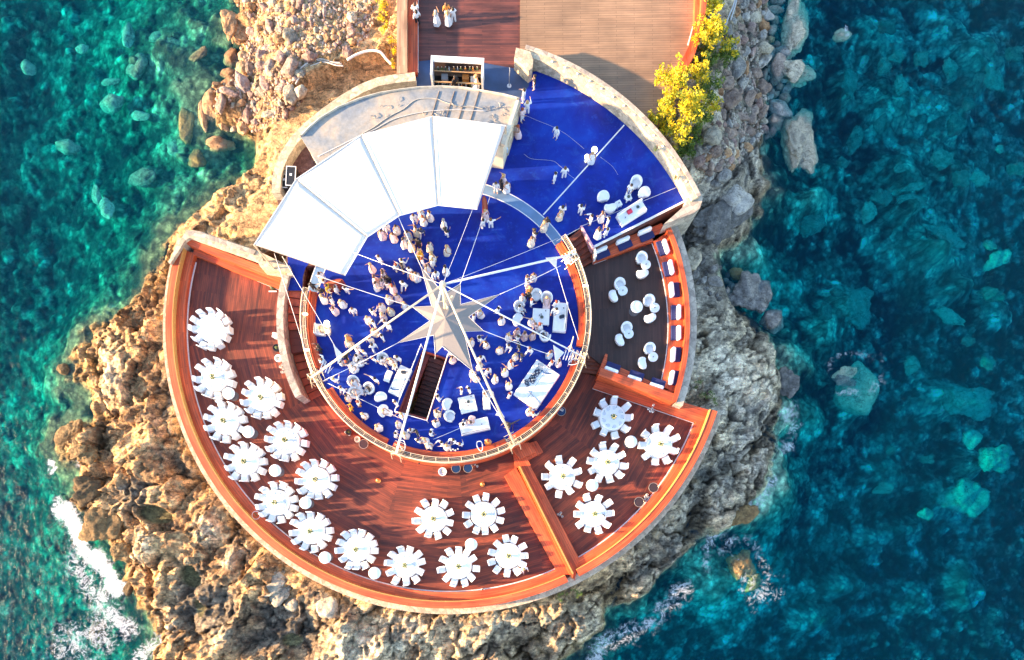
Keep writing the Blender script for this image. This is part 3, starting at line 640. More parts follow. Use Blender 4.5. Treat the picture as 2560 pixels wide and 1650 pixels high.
# stairwell: red walls and treads going down to the south
r=empty('stairwell',W(1060,960,0),0,'dark red stairwell sunk into the blue floor below the mast','staircase')
wl=MB()
for i in range(4):
    a=well[i]; b_=well[(i+1)%4]; d=(b_-a).normalized(); n_=Vector((d.y,-d.x,0))*.12
    wl.prism([a,b_,b_+n_,a+n_],-1.2,ZB+.10,0)
o=wl.build('surround',plain('stairwell_red',(.16,.022,.014),.5),r); o.location=-r.location
q=well; ax=(q[3]-q[0]); sd_=(q[1]-q[0])
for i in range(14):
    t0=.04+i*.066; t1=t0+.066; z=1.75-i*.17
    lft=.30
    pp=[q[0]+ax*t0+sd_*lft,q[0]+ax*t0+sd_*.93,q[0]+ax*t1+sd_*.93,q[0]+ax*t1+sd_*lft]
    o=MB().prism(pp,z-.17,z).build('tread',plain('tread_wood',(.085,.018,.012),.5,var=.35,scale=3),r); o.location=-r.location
o=MB().prism([q[0]+ax*.0,q[0]+ax*.0+sd_*.30,q[3]+sd_*.30,q[3]],ZB-.5,ZB-.15).build('side_shelf',plain('stairwell_red',(.16,.022,.014),.5),r); o.location=-r.location
rl=MB(); zr=ZB+.95
pr=[Vector((p.x,p.y,zr)) for p in well]; cen=sum(pr,Vector())/4
pr=[p+(p-cen).normalized()*.18 for p in pr]
rl.path([pr[1],pr[2],pr[3]],.035); rl.path([pr[0],pr[3]],.035)
for p in (pr[0],pr[1],pr[2],pr[3],(pr[0]+pr[3])/2,(pr[1]+pr[2])/2): rl.tube((p.x,p.y,ZB),p,.03)
o=rl.build('handrail',WHITE,r); o.location=-r.location
# ---------------------------------------------------------------- curved bench and lattice railing round the deck
A0=angp(1405,608,ZB); A1=(angp(766,730,ZB)%360)-360   # clockwise from north east to west
gapA,gapB=angp(1418,655,2.45),angp(1440,880,2.45)
for (a,b_,lab) in ((A0,A0-5.5,'short orange bench by the stairs to the lounge'),(A0-9,angp(1440,862,2.45),'orange curved bench on the east edge of the round deck'),
    (angp(1436,900,2.45),-62,'orange curved bench on the south east edge of the round deck'),(-64,-113,'orange curved bench on the south edge of the round deck'),(-116,angp(800,985,2.45)-360 if angp(800,985,2.45)>0 else angp(800,985,2.45),'orange curved bench on the south west edge of the round deck'),(angp(778,925,2.45),A1,'orange curved bench on the west edge of the round deck')):
    if b_>a: b_-=360
    r=empty('rim_bench',pol(9.8,(a+b_)/2,ZB),0,lab,'bench','benches on the rim of the round deck')
    o=MB().arc(9.56,9.96,b_,a,ZB+.002,ZB+.42,2).build('seat',WOOD_R,r); o.location=-r.location
    o=MB().arc(9.93,9.99,b_,a,ZB+.42,ZB+.62,2).build('backrest',WOOD_R,r); o.location=-r.location
r=empty('lattice_railing',pol(10.2,-90,ZB),0,'cream metal lattice railing ringing the south half of the round deck','railing')
rz=-r.location
def ringpts(rad,a0,a1,z,st=2.0):
    n=int(abs(a1-a0)/st)+1; return [pol(rad,a0+(a1-a0)*i/n,z) for i in range(n+1)]
for nme,rad,z,rr in (('outer_rail',10.36,ZB+.95,.045),('inner_rail',10.02,ZB+.95,.020),('middle_rail',10.13,ZB+.93,.009),('middle_rail',10.24,ZB+.93,.009),('bottom_rail',10.36,ZB+.3,.025)):
    o=MB().path(ringpts(rad,A0+.5,A1,z),rr,6).build(nme,METAL,r,True); o.location=rz
n=44
for i in range(n+1):
    a=A0+.5+(A1-A0-.5)*i/n
    mb=MB(); mb.tube(pol(10.02,a,ZB+.95),pol(10.36,a,ZB+.95),.02,6); mb.tube(pol(10.30,a,ZB),pol(10.36,a,ZB+.95),.018,6); mb.tube(pol(10.02,a,ZB+.95),pol(10.2,a,ZB),.016,6)
    o=mb.build('post',METAL,r); o.location=rz
nm=MB()
for k in range(8): nm.path(ringpts(10.05+.042*k,A0,A1,ZB+.80,3),.006,4)
for i in range(n*5): 
    a=A0+.5+(A1-A0-.5)*i/(n*5); nm.tube(pol(10.03,a,ZB+.80),pol(10.35,a,ZB+.80),.006,4)
o=nm.build('netting',plain('dark_netting',(.06,.05,.06),.6),r); o.location=rz
gm=MB().arc(10.02,10.36,A1,A0,ZB+.05,ZB+.10,3).build('ground_beam',plain('dark_beam',(.05,.03,.03),.6),r); gm.location=rz
# stairs wrapping the west side of the drum
aS0=(angp(757,727,ZB)%360); aS1=(angp(795,992,0)%360)
r=empty('curved_staircase',pol(10.8,(aS0+aS1)/2,0),0,'red wooden staircase curving down the west side of the round deck','staircase')
n=14
for i in range(n):
    a0=aS0+(aS1-aS0)*i/n; a1=aS0+(aS1-aS0)*(i+1)/n; z=ZB-.14*(i+1)
    if 5<=i<=7: z=ZB-.14*6
    o=MB().arc(10.37,11.74,a0,a1,-.3,max(z,.04),2).build('tread',plain('stair_red',(.42,.085,.035),.55,var=.3,scale=2.5) if i not in (5,6,7) else plain('landing_brown',(.16,.04,.025),.55),r); o.location=-r.location
    o=MB().arc(10.38,11.73,a0+.02,a0+.28,max(z,.04),max(z,.04)+.012,2).build('nosing',plain('nosing',(.12,.03,.02),.6),r); o.location=-r.location
o=MB().arc(11.78,12.28,aS0-3.5,(angp(757,1002,.9)%360),-1.5,2.35,2).build('stone_wall',STONE); tag(o,'curved rubble stone wall between the west staircase and the dining terrace','wall')
# stairs and lounge platform on the east
ZL=0.9
aN=angp(1640,598,ZL); lou=[pol(10.37,a) for a in np.arange(-17.5,23.5,2.0)]+pxpoly([(1484,655),(1640,600)],ZL)+[pol(17.8,a) for a in np.arange(23.0,-12.0,-2.0)]+pxpoly([(1700,990),(1508,915),(1470,886)],ZL)
floor('lounge_floor',lou,-1.5,ZL,WOOD_L,R(92),'dark brown planked lounge floor east of the round deck')
r=empty('wooden_staircase',W(1450,620,ZL),0,'brown wooden steps from the blue floor down to the lounge','staircase')
pA,pB,pC,pD=[Vector(p) for p in ((1412,603),(1450,573),(1486,650),(1455,668))]
for i in range(6):
    t0,t1=i/6,(i+1)/6; z=ZB-.02-(ZB-ZL-.1)*i/6
    L=lambda a,b_,t:(a.x+(b_.x-a.x)*t,a.y+(b_.y-a.y)*t)
    o=MB().prism(pxpoly([L(pA,pD,t0),L(pB,pC,t0),L(pB,pC,t1),L(pA,pD,t1)],z),ZL-.1,z,R(35)).build('tread',WOOD_S,r); o.location=-r.location
r=empty('wooden_staircase',W(1490,915,0),0,'brown wooden steps from the lounge down to the south east terrace','staircase')
for i in range(5):
    t0,t1=i/5,(i+1)/5; z=ZL-.02-ZL*i/5*.95
    a,b_,c_,d_=[Vector(p) for p in ((1468,882),(1512,884),(1493,935),(1452,930))]
    o=MB().prism(pxpoly([L(a,d_,t0),L(b_,c_,t0),L(b_,c_,t1),L(a,d_,t1)],max(z,.05)),-.1,max(z,.05),R(10)).build('tread',plain('stair_brown',(.20,.06,.03),.55,var=.3,scale=3),r); o.location=-r.location
# lounge banquette: arc and two straight runs
r=empty('banquette',pol(17,4,ZL),0,'u shaped orange wooden banquette around the dark lounge','bench')
RO=17.75
def LP(mb,n,mat): o=mb.build(n,mat,r); o.location=-r.location
LP(MB().arc(RO-1.35,RO-.35,angp(1668,975,1.3),angp(1645,585,1.3),ZL,ZL+.40,2),'seat',WOOD_R)
LP(MB().arc(RO-.35,RO-.02,angp(1690,1003,1.8),angp(1655,562,1.8),-.5,ZL+.95,2),'backrest',WOOD_R)
LP(MB().arc(RO-1.42,RO-1.36,angp(1662,962,1.0),angp(1640,602,1.0),ZL+.003,ZL+.06,2),'edge_strip',LINE)
LP(MB().prism(pxpoly([(1484,656),(1474,630),(1654,558),(1668,580),(1640,600)],ZL+.4),ZL,ZL+.40,R(23)),'seat',WOOD_R)
LP(MB().prism(pxpoly([(1484,657),(1640,600),(1641,603),(1485,661)],ZL),ZL+.003,ZL+.06,0),'edge_strip',LINE)
LP(MB().prism(pxpoly([(1514,884),(1519,886),(1517,903),(1668,972),(1690,985),(1685,1000),(1495,930),(1503,912)],ZL+.4),-.2,ZL+.40,R(-20)),'seat',WOOD_R)
LP(MB().prism(pxpoly([(1503,920),(1688,985),(1690,1004),(1684,1005),(1496,938)],ZL+.9),-.2,ZL+.9,R(-20)),'backrest',WOOD_R)
MB().arc(RO,RO+.55,angp(1692,1010,1.5),angp(1680,555,1.5),-3.5,ZL+.75,2,taper=.25).build('stone_wall',STONE); tag(bpy.data.objects['stone_wall.001'],'grey stone wall on the seaward side of the lounge','wall')
thing_poly('clad_wall','brown wood clad drop between the blue fan and the lounge','wall',[
 ('cladding',[(1481,620),(1716,503),(1718,507),(1484,625)],ZB,-.5,ZB-.03,plain('brown_clad',(.10,.035,.03),.6,var=.3,scale=2),0),
 ('coping',[(1480,616),(1716,498),(1718,502),(1482,621)],ZB+.08,ZB,ZB+.08,LINE,0)],W(1600,560,ZB))
thing_poly('stair_parapet','pink painted parapet beside the steps to the lounge','wall',[
 ('parapet',[(1451,564),(1455,563),(1486,618),(1482,621)],ZB+.3,ZB-.6,ZB+.3,plain('pink_paint',(.62,.35,.42),.5),0),
 ('glass_panel',[(1485,622),(1489,620),(1492,640),(1487,642)],ZB+.2,ZL,ZB+.2,WHITE,0)],W(1468,590,ZB))
# stone wall round the blue fan
aF0,aF1=angp(1735,505,2.6),angp(1310,150,2.6)
r=empty('curved_stone_wall',pol(19.6,45,ZB),0,'pale stone wall curving round the north east blue floor','wall')
LP(MB().arc(19.33,19.95,aF0,aF1,-3.0,ZB+1.15,1.5),'wall',STONE_W)
LP(MB().arc(19.72,20.02,aF0,aF1+.2,ZB+1.153,ZB+1.24,1.5),'coping',STONE)
LP(MB().prism(pxpoly([(1286,143),(1290,119),(1325,128),(1333,150),(1331,170),(1322,176)],ZB+1.3),ZB-.2,ZB+1.3),'end_pier',STONE_W)
LP(MB().prism(pxpoly([(1716,497),(1752,478),(1757,497),(1750,520),(1735,532),(1700,545),(1660,560),(1716,510)],ZB+.9),-3,ZB+.9),'corner_pier',STONE)
for k in range(14):
    a=aF0+4+(aF1-aF0-10)*k/13; p=pol(19.55,a,ZB+1.15)
    LP(MB().lathe([(0,.0),(.07,0),(.09,.05),(.05,.09),(0,.1)],(p.x,p.y,p.z),10),'wall_light',plain('lamp_white',(.8,.78,.7),.4))
# walls north west
def polywall(name,pts,z,z0,z1,w,mat,label,cat='wall'):
    P=[W(x,y,z) for x,y in pts]; l=[];rr=[]
    for i,p in enumerate(P):
        t=(P[min(i+1,len(P)-1)]-P[max(i-1,0)]).normalized(); n_=Vector((-t.y,t.x,0))*w/2
        l.append(p+n_); rr.append(p-n_)
    mb=MB()
    for i in range(len(P)-1):
        vs=[]
        for q in (l[i],rr[i],rr[i+1],l[i+1]): vs+=[(q.x,q.y,z0),(q.x,q.y,z1)]
        mb.add(vs,[(1,3,5,7),(0,1,7,6),(2,4,5,3),(0,6,4,2)]+([(0,2,3,1)] if i==0 else [])+([(6,7,5,4)] if i==len(P)-2 else []))
    o=mb.build(name,mat)
    return tag(o,label,cat)
polywall('garden_wall',[(1038,191),(990,196),(945,204),(905,220),(858,247),(812,280),(770,314),(735,350),(712,385),(698,415),(691,445),(690,482)],3.0,-2,3.0,.62,STONE_W,'low pale stone wall curving round the service yard to the north west')
polywall('stone_pier',[(645,640),(655,660),(720,672),(724,690)],2.3,-1,2.3,.5,STONE_W,'short stone pier below the canopy corner')
# upper decks
floor('upper_brown_deck',pxpoly([(1041,-80),(1300,-80),(1300,130),(1287,150),(1330,178),(1180,151),(1100,147),(1041,153)],2.02),-3,2.02,WOOD_B,0,'dark brown planked upper deck')
tan=pxpoly([(1300,-80),(1742,-80),(1740,0),(1736,60),(1722,115),(1700,170)],2.1)+pxpoly([(1640,330)],2.1)+[pol(19.9,a) for a in np.arange(38,angp(1330,150,2.1),1.5)]+pxpoly([(1300,128)],2.1)
floor('upper_tan_deck',tan,-3,2.1,WOOD_T,R(1),'light tan planked upper deck')
thing_poly('curved_bench','orange curved bench along the east edge of the tan deck','bench',[
 ('seat',[(1741,-80),(1755,-80),(1754,0),(1749,60),(1730,125),(1700,185),(1690,180),(1722,115),(1736,60)],2.55,2.1,2.55,WOOD_R,88),
 ('backrest',[(1755,-80),(1768,-80),(1767,0),(1760,65),(1738,133),(1706,190),(1700,185),(1730,125),(1749,60),(1754,0)],3.0,0,3.0,WOOD_R,88),
 ('edge_strip',[(1738,-80),(1741,-80),(1740,0),(1735,60),(1721,113),(1718,112),(1733,60),(1737,0)],2.13,2.1,2.13,LINE,0)],W(1745,50,2.1))
thing_poly('straight_bench','orange bench with pale planked back on the west edge of the brown deck','bench',[
 ('seat',[(1018,-80),(1043,-80),(1043,181),(1018,181)],2.45,2.02,2.45,WOOD_R,90),
 ('backrest',[(992,-80),(1017,-80),(1017,183),(992,186)],3.0,-2,3.0,WOOD_P,90),
 ('edge_strip',[(1043,-80),(1046,-80),(1046,181),(1043,181)],2.06,2.02,2.06,LINE,0)],W(1020,50,2.1))
# ---------------------------------------------------------------- stage building and canopy
ZR=5.0
roofp=[(752,342),(770,322),(800,297),(845,270),(900,248),(950,234),(1000,226),(1050,220),(1108,218),(1160,221),(1215,230),(1260,238),(1298,248),(1262,362),(1190,350),(1000,345),(905,368),(795,412)]
P=pxpoly(roofp,ZR); cx=sum(P,Vector())/len(P)
r=empty('stage_building',(cx.x,cx.y,ZB),0,'flat roofed concrete stage building behind the white canopy','building')
LP(MB().prism([cx+(p-cx)*.985 for p in P],ZB-.3,ZR-.25),'wall',plain('cream_wall',(.62,.55,.42),.8,var=.2,scale=1))
LP(MB().prism(P,ZR-.25,ZR),'roof',CONC)
mb=MB()
for i in range(len(P)-6):
    a,b_=P[i],P[i+1]; ia,ib=cx+(a-cx)*.982,cx+(b_-cx)*.982
    mb.add([(a.x,a.y,ZR),(b_.x,b_.y,ZR),(ib.x,ib.y,ZR),(ia.x,ia.y,ZR),(a.x,a.y,ZR+.18),(b_.x,b_.y,ZR+.18),(ib.x,ib.y,ZR+.18),(ia.x,ia.y,ZR+.18)],[(4,5,6,7),(0,1,5,4),(2,3,7,6)])
LP(mb,'parapet',plain('pale_parapet',(.60,.54,.44),.8,var=.2,scale=3))
LP(MB().prism(pxpoly([(1290,250),(1297,251),(1262,362),(1252,358)],ZR+.25),ZR,ZR+.25),'end_parapet',plain('pale_parapet',(.60,.54,.44),.8))
for x in (1090,1128,1160,1190): LP(MB().tube(W(x+8,228,ZR+.03),W(x-14,300,ZR+.03),.03,6),'roof_joint',plain('joint_brown',(.2,.15,.12),.8))
LP(MB().prism(pxpoly([(1296,252),(1302,250),(1272,355),(1266,358)],3.6),ZB,3.6),'side_ledge',STONE_W)
# canopy panels
def panel(quad,zs,lab):
    """fabric panel sagging between its corners"""
    A,B,C_,D=[W(x,y,z) for (x,y),z in zip(quad,zs)]; N=14; mb=MB(); vs=[];
    for i in range(N+1):
        for j in range(N+1):
            u,v=i/N,j/N; p=(A*(1-u)+B*u)*(1-v)+(D*(1-u)+C_*u)*v
            sag=.06*math.sin(math.pi*u)*(.35+.65*math.sin(math.pi*v)); e=.0
            vs.append((p.x,p.y,p.z-sag))
    for i in range(N):
        for j in range(N):
            a=i*(N+1)+j; mb_f=(a,a+N+1,a+N+2,a+1); mb.f.append(mb_f); mb.uv.append(None)
    mb.v=vs; r=empty('canopy_sail',((A+B+C_+D)/4),0,lab,'canopy','white canopy panels over the stage')
    o=mb.build('fabric',SAIL,r,True); o.location=-r.location
    md=o.modifiers.new('thick','SOLIDIFY'); md.thickness=.02
    for s_,t_ in ((A,B),(D,C_)):
        o=MB().path([s_,t_],.03,6).build('edge_cable',WHITE,r); o.location=-r.location
    for s_,t_ in ((A,D),(B,C_)):
        o=MB().path([s_+Vector((0,0,.05)),t_+Vector((0,0,.05))],.014,6).build('seam_rod',plain('seam_brown',(.22,.15,.12),.6),r); o.location=-r.location
o6=[(635,612),(740,448),(903,338),(1082,291),(1265,314)]; i6=[(862,689),(918,593),(999,539),(1096,513),(1193,523)]
zo,zi=6.1,5.4
for k,l in enumerate(('westernmost white fabric panel, largest, over the west of the stage','white fabric panel second from the west with a blue shaded corner','white fabric panel third from the west, above the crowd','easternmost narrow white fabric panel beside the blue fan floor')):
    panel([o6[k],o6[k+1],i6[k+1],i6[k]],[zo,zo,zi,zi],l)
for k,(x,y) in enumerate(o6):
    p=W(x,y,zo); z0=ZB if k in(0,1) else ZR
    r=empty('canopy_post',(p.x,p.y,z0-(2.0 if k==0 else 0)),0,'short mast carrying the outer canopy corner, number %s from the west'%['one','two','three','four','five'][k],'post','posts under the canopy edge')
    h=zo-r.location.z; o=MB().tube((0,0,0),(0,0,h),.06).build('pole',METAL,r); o=MB().lathe([(0,.06),(.18,.05),(.18,0)],(0,0,0),14).build('foot_plate',METAL,r)
# boat shaped red pylons at both canopy ends
for (x0,y0,x1,y1,lab) in ((1209,476,1214,522,'red boat shaped wooden pylon under the east end of the canopy'),(802,703,852,690,'red boat shaped wooden pylon under the west end of the canopy')):
    a,b_=W(x0,y0,3.8),W(x1,y1,3.8); c_=(a+b_)/2; d=(b_-a); L_=d.length; ang=math.atan2(d.y,d.x)
    r=empty('stage_pylon',(c_.x,c_.y,ZB),ang,lab,'pylon','red pylons at the canopy ends')
    prof=[(math.cos(t)*L_/2,math.sin(t)*.2) for t in np.linspace(0,2*math.pi,16,endpoint=False)]
    MB().prism(prof,0,1.1).build('hull',plain('pylon_red',(.32,.05,.025),.5),r); MB().prism([(x*.8,y*.5) for x,y in prof],1.103,1.16).build('cap',plain('pylon_cap',(.45,.12,.06),.5),r)
# ---------------------------------------------------------------- mast, star sail, booms, cables
apex=W(1107,711,8.75); mb0=W(1119,800,ZB)
r=empty('central_mast',(CC.x,CC.y,ZB),0,'tall cream steel mast standing at the centre of the blue deck','mast')
O=-r.location
def MP(mb,n,mat,par=None,sm=False):
    o=mb.build(n,mat,par or r,sm); o.location=-(par or r).location; return o
MP(MB().path([(CC.x,CC.y,ZB),apex],.16,12,.08),'pole',METAL,None,True)
MP(MB().lathe([(0,.5),(.25,.45),(.4,.1),(.4,0)],(CC.x,CC.y,ZB),18),'foot',METAL)
MP(MB().lathe([(0,.35),(.13,.3),(.2,.1),(.2,-.15),(0,-.2)],apex,14),'mast_head',METAL)
for k,z in ((.35,4.3),(.6,5.9)):
    c_=Vector((CC.x,CC.y,ZB)).lerp(apex,k)
    mb=MB()
    for a in range(0,360,90): mb.tube(c_,c_+Vector((math.cos(R(a+20))*.5,math.sin(R(a+20))*.5,.1)),.03,6); mb.lathe([(0,.12),(.09,.1),(.1,-.06),(0,-.08)],c_+Vector((math.cos(R(a+20))*.55,math.sin(R(a+20))*.55,.1)),8)
    MP(mb,'spotlight',METAL)
booms=[((1440,634),'north east','white boom running from the mast head to the north east railing',.10),((1462,894),'south east','slim white boom from the mast head to the east railing',.065),((1287,1113),'south','golden lit boom from the mast head down to the south railing beside the divided bench',.10),((990,1135),'south west','white boom from the mast head to the south west railing above the stairwell',.10),((776,945),'west','long golden lit boom from the mast head to the west staircase railing',.10)]
tri={0:[(1363,650),(1393,641),(1391,671)],1:[(1382,866),(1411,881),(1389,906)],2:[(1238,1040),(1248,1021),(1262,1044)],4:[(836,864),(859,888),(845,910)]}
feet=[]
for k,((x,y),_,lab,rad) in enumerate(booms):
    f=W(x,y,ZB+1.1); feet.append(f)
    r=empty('boom',(f.x,f.y,ZB),0,lab,'boom','booms from the mast head to the railing')
    MP(MB().path([apex,f],rad*.65,8,rad*.85),'spar',METAL if k in (2,4) else WHITE,None,True)  # golden light on two booms is put into their metal colour
    d=(f-CC); d.z=0; d.normalize(); n_=Vector((-d.y,d.x,0))
    mb=MB()
    g0=f-d*.9; g0.z=ZB; g1=f+d*.35; g1.z=ZB
    for s_ in (-1,1):
        a=f+n_*.35*s_+d*.1; mb.tube(a,(a.x,a.y,ZB),.03,6); mb.tube(f+Vector((0,0,.1)),a,.03,6); mb.tube(a,g0+n_*.3*s_,.025,6); mb.tube(a,g1+n_*.35*s_,.025,6)
        for q in range(3): mb.tube(a.lerp(g0+n_*.3*s_,q/3),f+n_*.35*-s_-d*(.15+.2*q),.014,4)
    for q in range(4): p_=f-d*(.15+.25*q)+Vector((0,0,-.15)); mb.tube(p_+n_*.4,p_-n_*.4,.018,4)
    MP(mb,'truss_foot',METAL)
    if k in tri:
        z=3.9 if k in (0,1) else 3.7
        q=[W(a,b_,z) for a,b_ in tri[k]]; q[0].z+=.35
        o=MB(); o.add([v for v in q]+[v-Vector((0,0,.02)) for v in q],[(0,1,2),(5,4,3),(0,3,4,1),(1,4,5,2),(2,5,3,0)])
        MP(o,'pennant',SAIL)
tips=[(1053,668),(1151,709),(1249,736),(1209,827),(1182,927),(1088,885),(993,858),(1031,767)]
inn=[(1110,735),(1152,761),(1172,792),(1160,829),(1106,866),(1084,838),(1075,802),(1079,765)]
r=empty('star_sail',(CC.x,CC.y,4.0),0,'large eight pointed grey fabric star stretched below the mast head','sail')
zc=4.9; cpt=W(1113,795,zc)
def facet(i):
    mb=MB(); t=W(*tips[i],4.3); a=W(*inn[i-1],4.5); b_=W(*inn[i],4.5)
    N=5; dn=Vector((0,0,.02))
    vs=[cpt,a,t,b_]; mb.add(vs+[v-dn for v in vs],[(0,1,2),(0,2,3),(6,5,4),(7,6,4),(1,5,6,2),(2,6,7,3)])
    return mb
for i in range(8): MP(facet(i),'sail_point',STAR)
hem=MB()
ring=[]
for i in range(8): ring+=[W(*tips[i],4.32),W(*inn[i],4.52)]
hem.path(ring,.022,5,closed=True); MP(hem,'hem',WHITE)
def cable(p,zp,q,zq,rad,lab,mat=WHITE):
    a,b_=W(*p,zp),W(*q,zq); rad*=.6; pts=[a.lerp(b_,t/8)-Vector((0,0,.12*math.sin(math.pi*t/8))) for t in range(9)]
    c_=a.lerp(b_,.5); o=MB().path([v-c_ for v in pts],rad,5).build('cable',mat,None,True,c_); tag(o,lab,'cable','rigging cables of the mast')
ax=(1107,711)
cable((1053,668),4.32,(996,543),5.35,.035,'white cable from the north west star point to the middle canopy seam')
cable((1151,709),4.32,(1225,492),2.1,.035,'white cable from the north star point to the grey band')
cable(ax,8.7,(1181,524),5.35,.02,'thin pale cable from the mast head to the east end of the canopy')
cable(ax,8.7,(1395,596),2.2,.018,'thin pale cable from the mast head towards the lounge steps')
cable((1249,736),4.32,(1402,664),2.9,.035,'white cable from the east star point to the north east boom foot')
cable((1209,827),4.32,(1374,886),2.9,.035,'white cable from the south east star point to the east railing')
cable((1182,927),4.32,(1285,1100),2.9,.035,'white cable from the south star point to the south boom foot')
cable((1088,885),4.32,(1087,897),2.9,.03,'short white cable from the star to the stairwell rail')
cable((993,858),4.32,(808,952),2.9,.035,'white cable from the south west star point to the west boom foot')
cable((1031,767),4.32,(790,688),5.2,.035,'white cable from the west star point to the west canopy end')
cable(ax,8.7,(880,630),5.35,.025,'pale cable from the mast head to the second canopy seam')
cable((841,872),3.8,(705,640),5.2,.03,'cable from the west pennant up to the westernmost canopy panel')
cable((782,940),3.0,(686,634),5.0,.03,'thin cable from the west boom foot to the far canopy corner')
cable((820,958),2.9,(1010,1050),2.9,.03,'white cable from the west boom foot towards the stairwell')
cable((1391,668),3.9,(1447,850),2.9,.028,'white cable from the north east pennant down to the east railing')
cable((1083,1098),2.6,(1150,1070),2.6,.03,'short pale cable beside the southern daybed')
# floor cables
def floorcable(pts,z,rad,mat,lab,name='floor_cable'):
    P=[W(x,y,z+rad) for x,y in pts]; c_=P[0].copy()
    Q=[]
    for i in range(len(P)-1):
        p0,p1,p2,p3=P[max(i-1,0)],P[i],P[i+1],P[min(i+2,len(P)-1)]
        for k in range(6):
            t=k/6; Q.append(.5*((2*p1)+(p2-p0)*t+(2*p0-5*p1+4*p2-p3)*t*t+(3*p1-p0-3*p2+p3)*t**3))
    Q.append(P[-1])
    tag(MB().path([v-c_ for v in Q],rad,5).build(name,mat,None,True,c_),lab,'cable')
floorcable([(1318,290),(1345,302),(1378,315),(1410,332),(1440,355),(1460,372)],ZB,.009,STEEL,'thin cable lying across the north of the blue fan floor')
floorcable([(1310,385),(1330,397),(1380,402),(1400,415),(1422,436),(1436,446)],ZB,.009,STEEL,'thin curved cable on the blue fan floor near the two guests')
floorcable([(1500,392),(1530,415),(1545,437)],ZB,.007,STEEL,'short thin cable east of the glowing lamp')
floorcable([(905,335),(935,318),(960,300),(985,285),(1010,272),(1035,252),(1060,246),(1090,247),(1120,258),(1150,266),(1180,266),(1208,272)],ZR,.03,plain('roof_hose_mat',(.4,.38,.34),.6),'pale hose snaking across the concrete roof','roof_hose')
floorcable([(905,338),(940,322),(980,300),(1020,288),(1060,280),(1100,276),(1150,275),(1215,278)],ZR,.03,GREY,'grey cable bundle lying along the concrete roof')
floorcable([(795,392),(840,370),(880,350),(905,338)],ZR+.2,.05,GREY,'grey cable dropping to the west end of the roof')
for k,(dx,dy) in enumerate(((0,0),(4,5),(-4,-3))):
    floorcable([(735+dx,205+dy),(752+dx,178+dy),(775+dx,160+dy),(805+dx,150+dy),(835+dx,158+dy),(855+dx,160+dy)],.9 if k else .8,.05,plain('pale_hose',(.6,.56,.5),.6),['lowest','middle','topmost'][k]+' of three pale hoses on the rubble north west','hose')
floorcable([(868,150),(895,135),(925,127),(950,130),(966,148),(978,160)],2.0,.09,plain('white_hose',(.75,.72,.66),.6),'thick white hose arching beside the planked bench back','hose')
for k in range(2): floorcable([(1812+14*k,70-20*k),(1822+8*k,40),(1836+4*k,5),(1842+4*k,-40)],1.2,.06,plain('grey_pipe',(.45,.46,.47),.5),['left','right'][k]+' of two grey pipes running up the eastern rocks','pipe')
rndr=random.Random(5)
for k in range(46):   # clutter of short wires and twigs left on the roof
    cx_,cy_=rndr.choice([(975,262),(950,290),(1085,282),(1230,275),(1262,268),(1140,262),(1240,292)]); x=cx_+rndr.uniform(-25,25); y=cy_+rndr.uniform(-9,9); a=rndr.uniform(0,6.3); l=rndr.uniform(4,12)
    p=W(x,y,ZR+.03); q=W(x+math.cos(a)*l,y+math.sin(a)*l,ZR+.05)
    if k==0: tw=MB()
    tw.path([p,(p+q)/2+Vector((rndr.uniform(-.1,.1),rndr.uniform(-.1,.1),.05)),q],.02,4)
tag(tw.build('roof_wire_clutter',plain('wire_dark',(.25,.24,.24),.6)),'tangled short wires scattered over the concrete roof',kind='stuff')
# ---------------------------------------------------------------- banquet tables and chairs
ZBX=ZB+.01
def at(px,py,z): return W(px,py,z)
rt=Proto(empty('banquet_table',(0,0,0),0,'x','table'))
MB().lathe([(0,.762),(.88,.762),(.93,.75),(.95,.70),(.97,.35),(1.0,.02)],n=36).build('tablecloth',WCLOTH,rt.o,True)
tl=MB()
MB().lathe([(0,.74),(.9,.74),(.9,.70),(0,.70)],n=28).build('tabletop',plain('table_wood',(.3,.2,.12)),rt.o)
MB().lathe([(0,.7),(.05,.7),(.05,.05),(.35,.0)],n=12).build('leg',BLACK,rt.o)
ch=Proto(empty('banquet_chair',(0,0,0),0,'x','chair'))   # faces -y side towards table: back at +y
mb=MB(); mb.v=[]; prof=[]
mb.rbox((0,0,.235),(.50,.50,.47),.05); mb.build('seat_cover',WCLOTH,ch.o)
mb=MB(); vs=[];fs=[]
for k,(z,w,y,t) in enumerate(((.02,.47,.27,.07),(.47,.44,.25,.07),(.80,.45,.29,.06),(.93,.38,.31,.05),(.98,.22,.315,.03))):
    vs+= [(-w/2,y-t/2,z),(w/2,y-t/2,z),(w/2,y+t/2,z),(-w/2,y+t/2,z)]
for k in range(4):
    for i in range(4): j=(i+1)%4; fs.append((k*4+i,k*4+j,k*4+4+j,k*4+4+i))
fs+=[(3,2,1,0),(16,17,18,19)]
mb.add(vs,fs); mb.build('back_cover',WCLOTH,ch.o)
ctr=Proto(empty('flower_centrepiece',(0,0,0),0,'x','centrepiece'))
MB().lathe([(0,0),(.06,0),(.08,.12),(.05,.2),(.06,.24)],n=12).build('vase',plain('glass_vase',(.25,.3,.22),.2),ctr.o)
r2=random.Random(3)
def leaves(mb,c,rad,n,s,flat=.7,rr=r2):
    for i in range(n):
        d=Vector((rr.gauss(0,1),rr.gauss(0,1),rr.gauss(0,1)*flat)); d.normalize(); p=Vector(c)+d*rad*rr.uniform(.45,1)
        a=Vector((rr.gauss(0,1),rr.gauss(0,1),rr.gauss(0,1)*.6)).normalized(); b_=a.cross(Vector((rr.gauss(0,1),rr.gauss(0,1),rr.gauss(0,1)))).normalized()
        q=s*rr.uniform(.6,1.3); mb.add([p-a*q,p-b_*q*.5,p+a*q,p+b_*q*.5],[(0,1,2,3)])
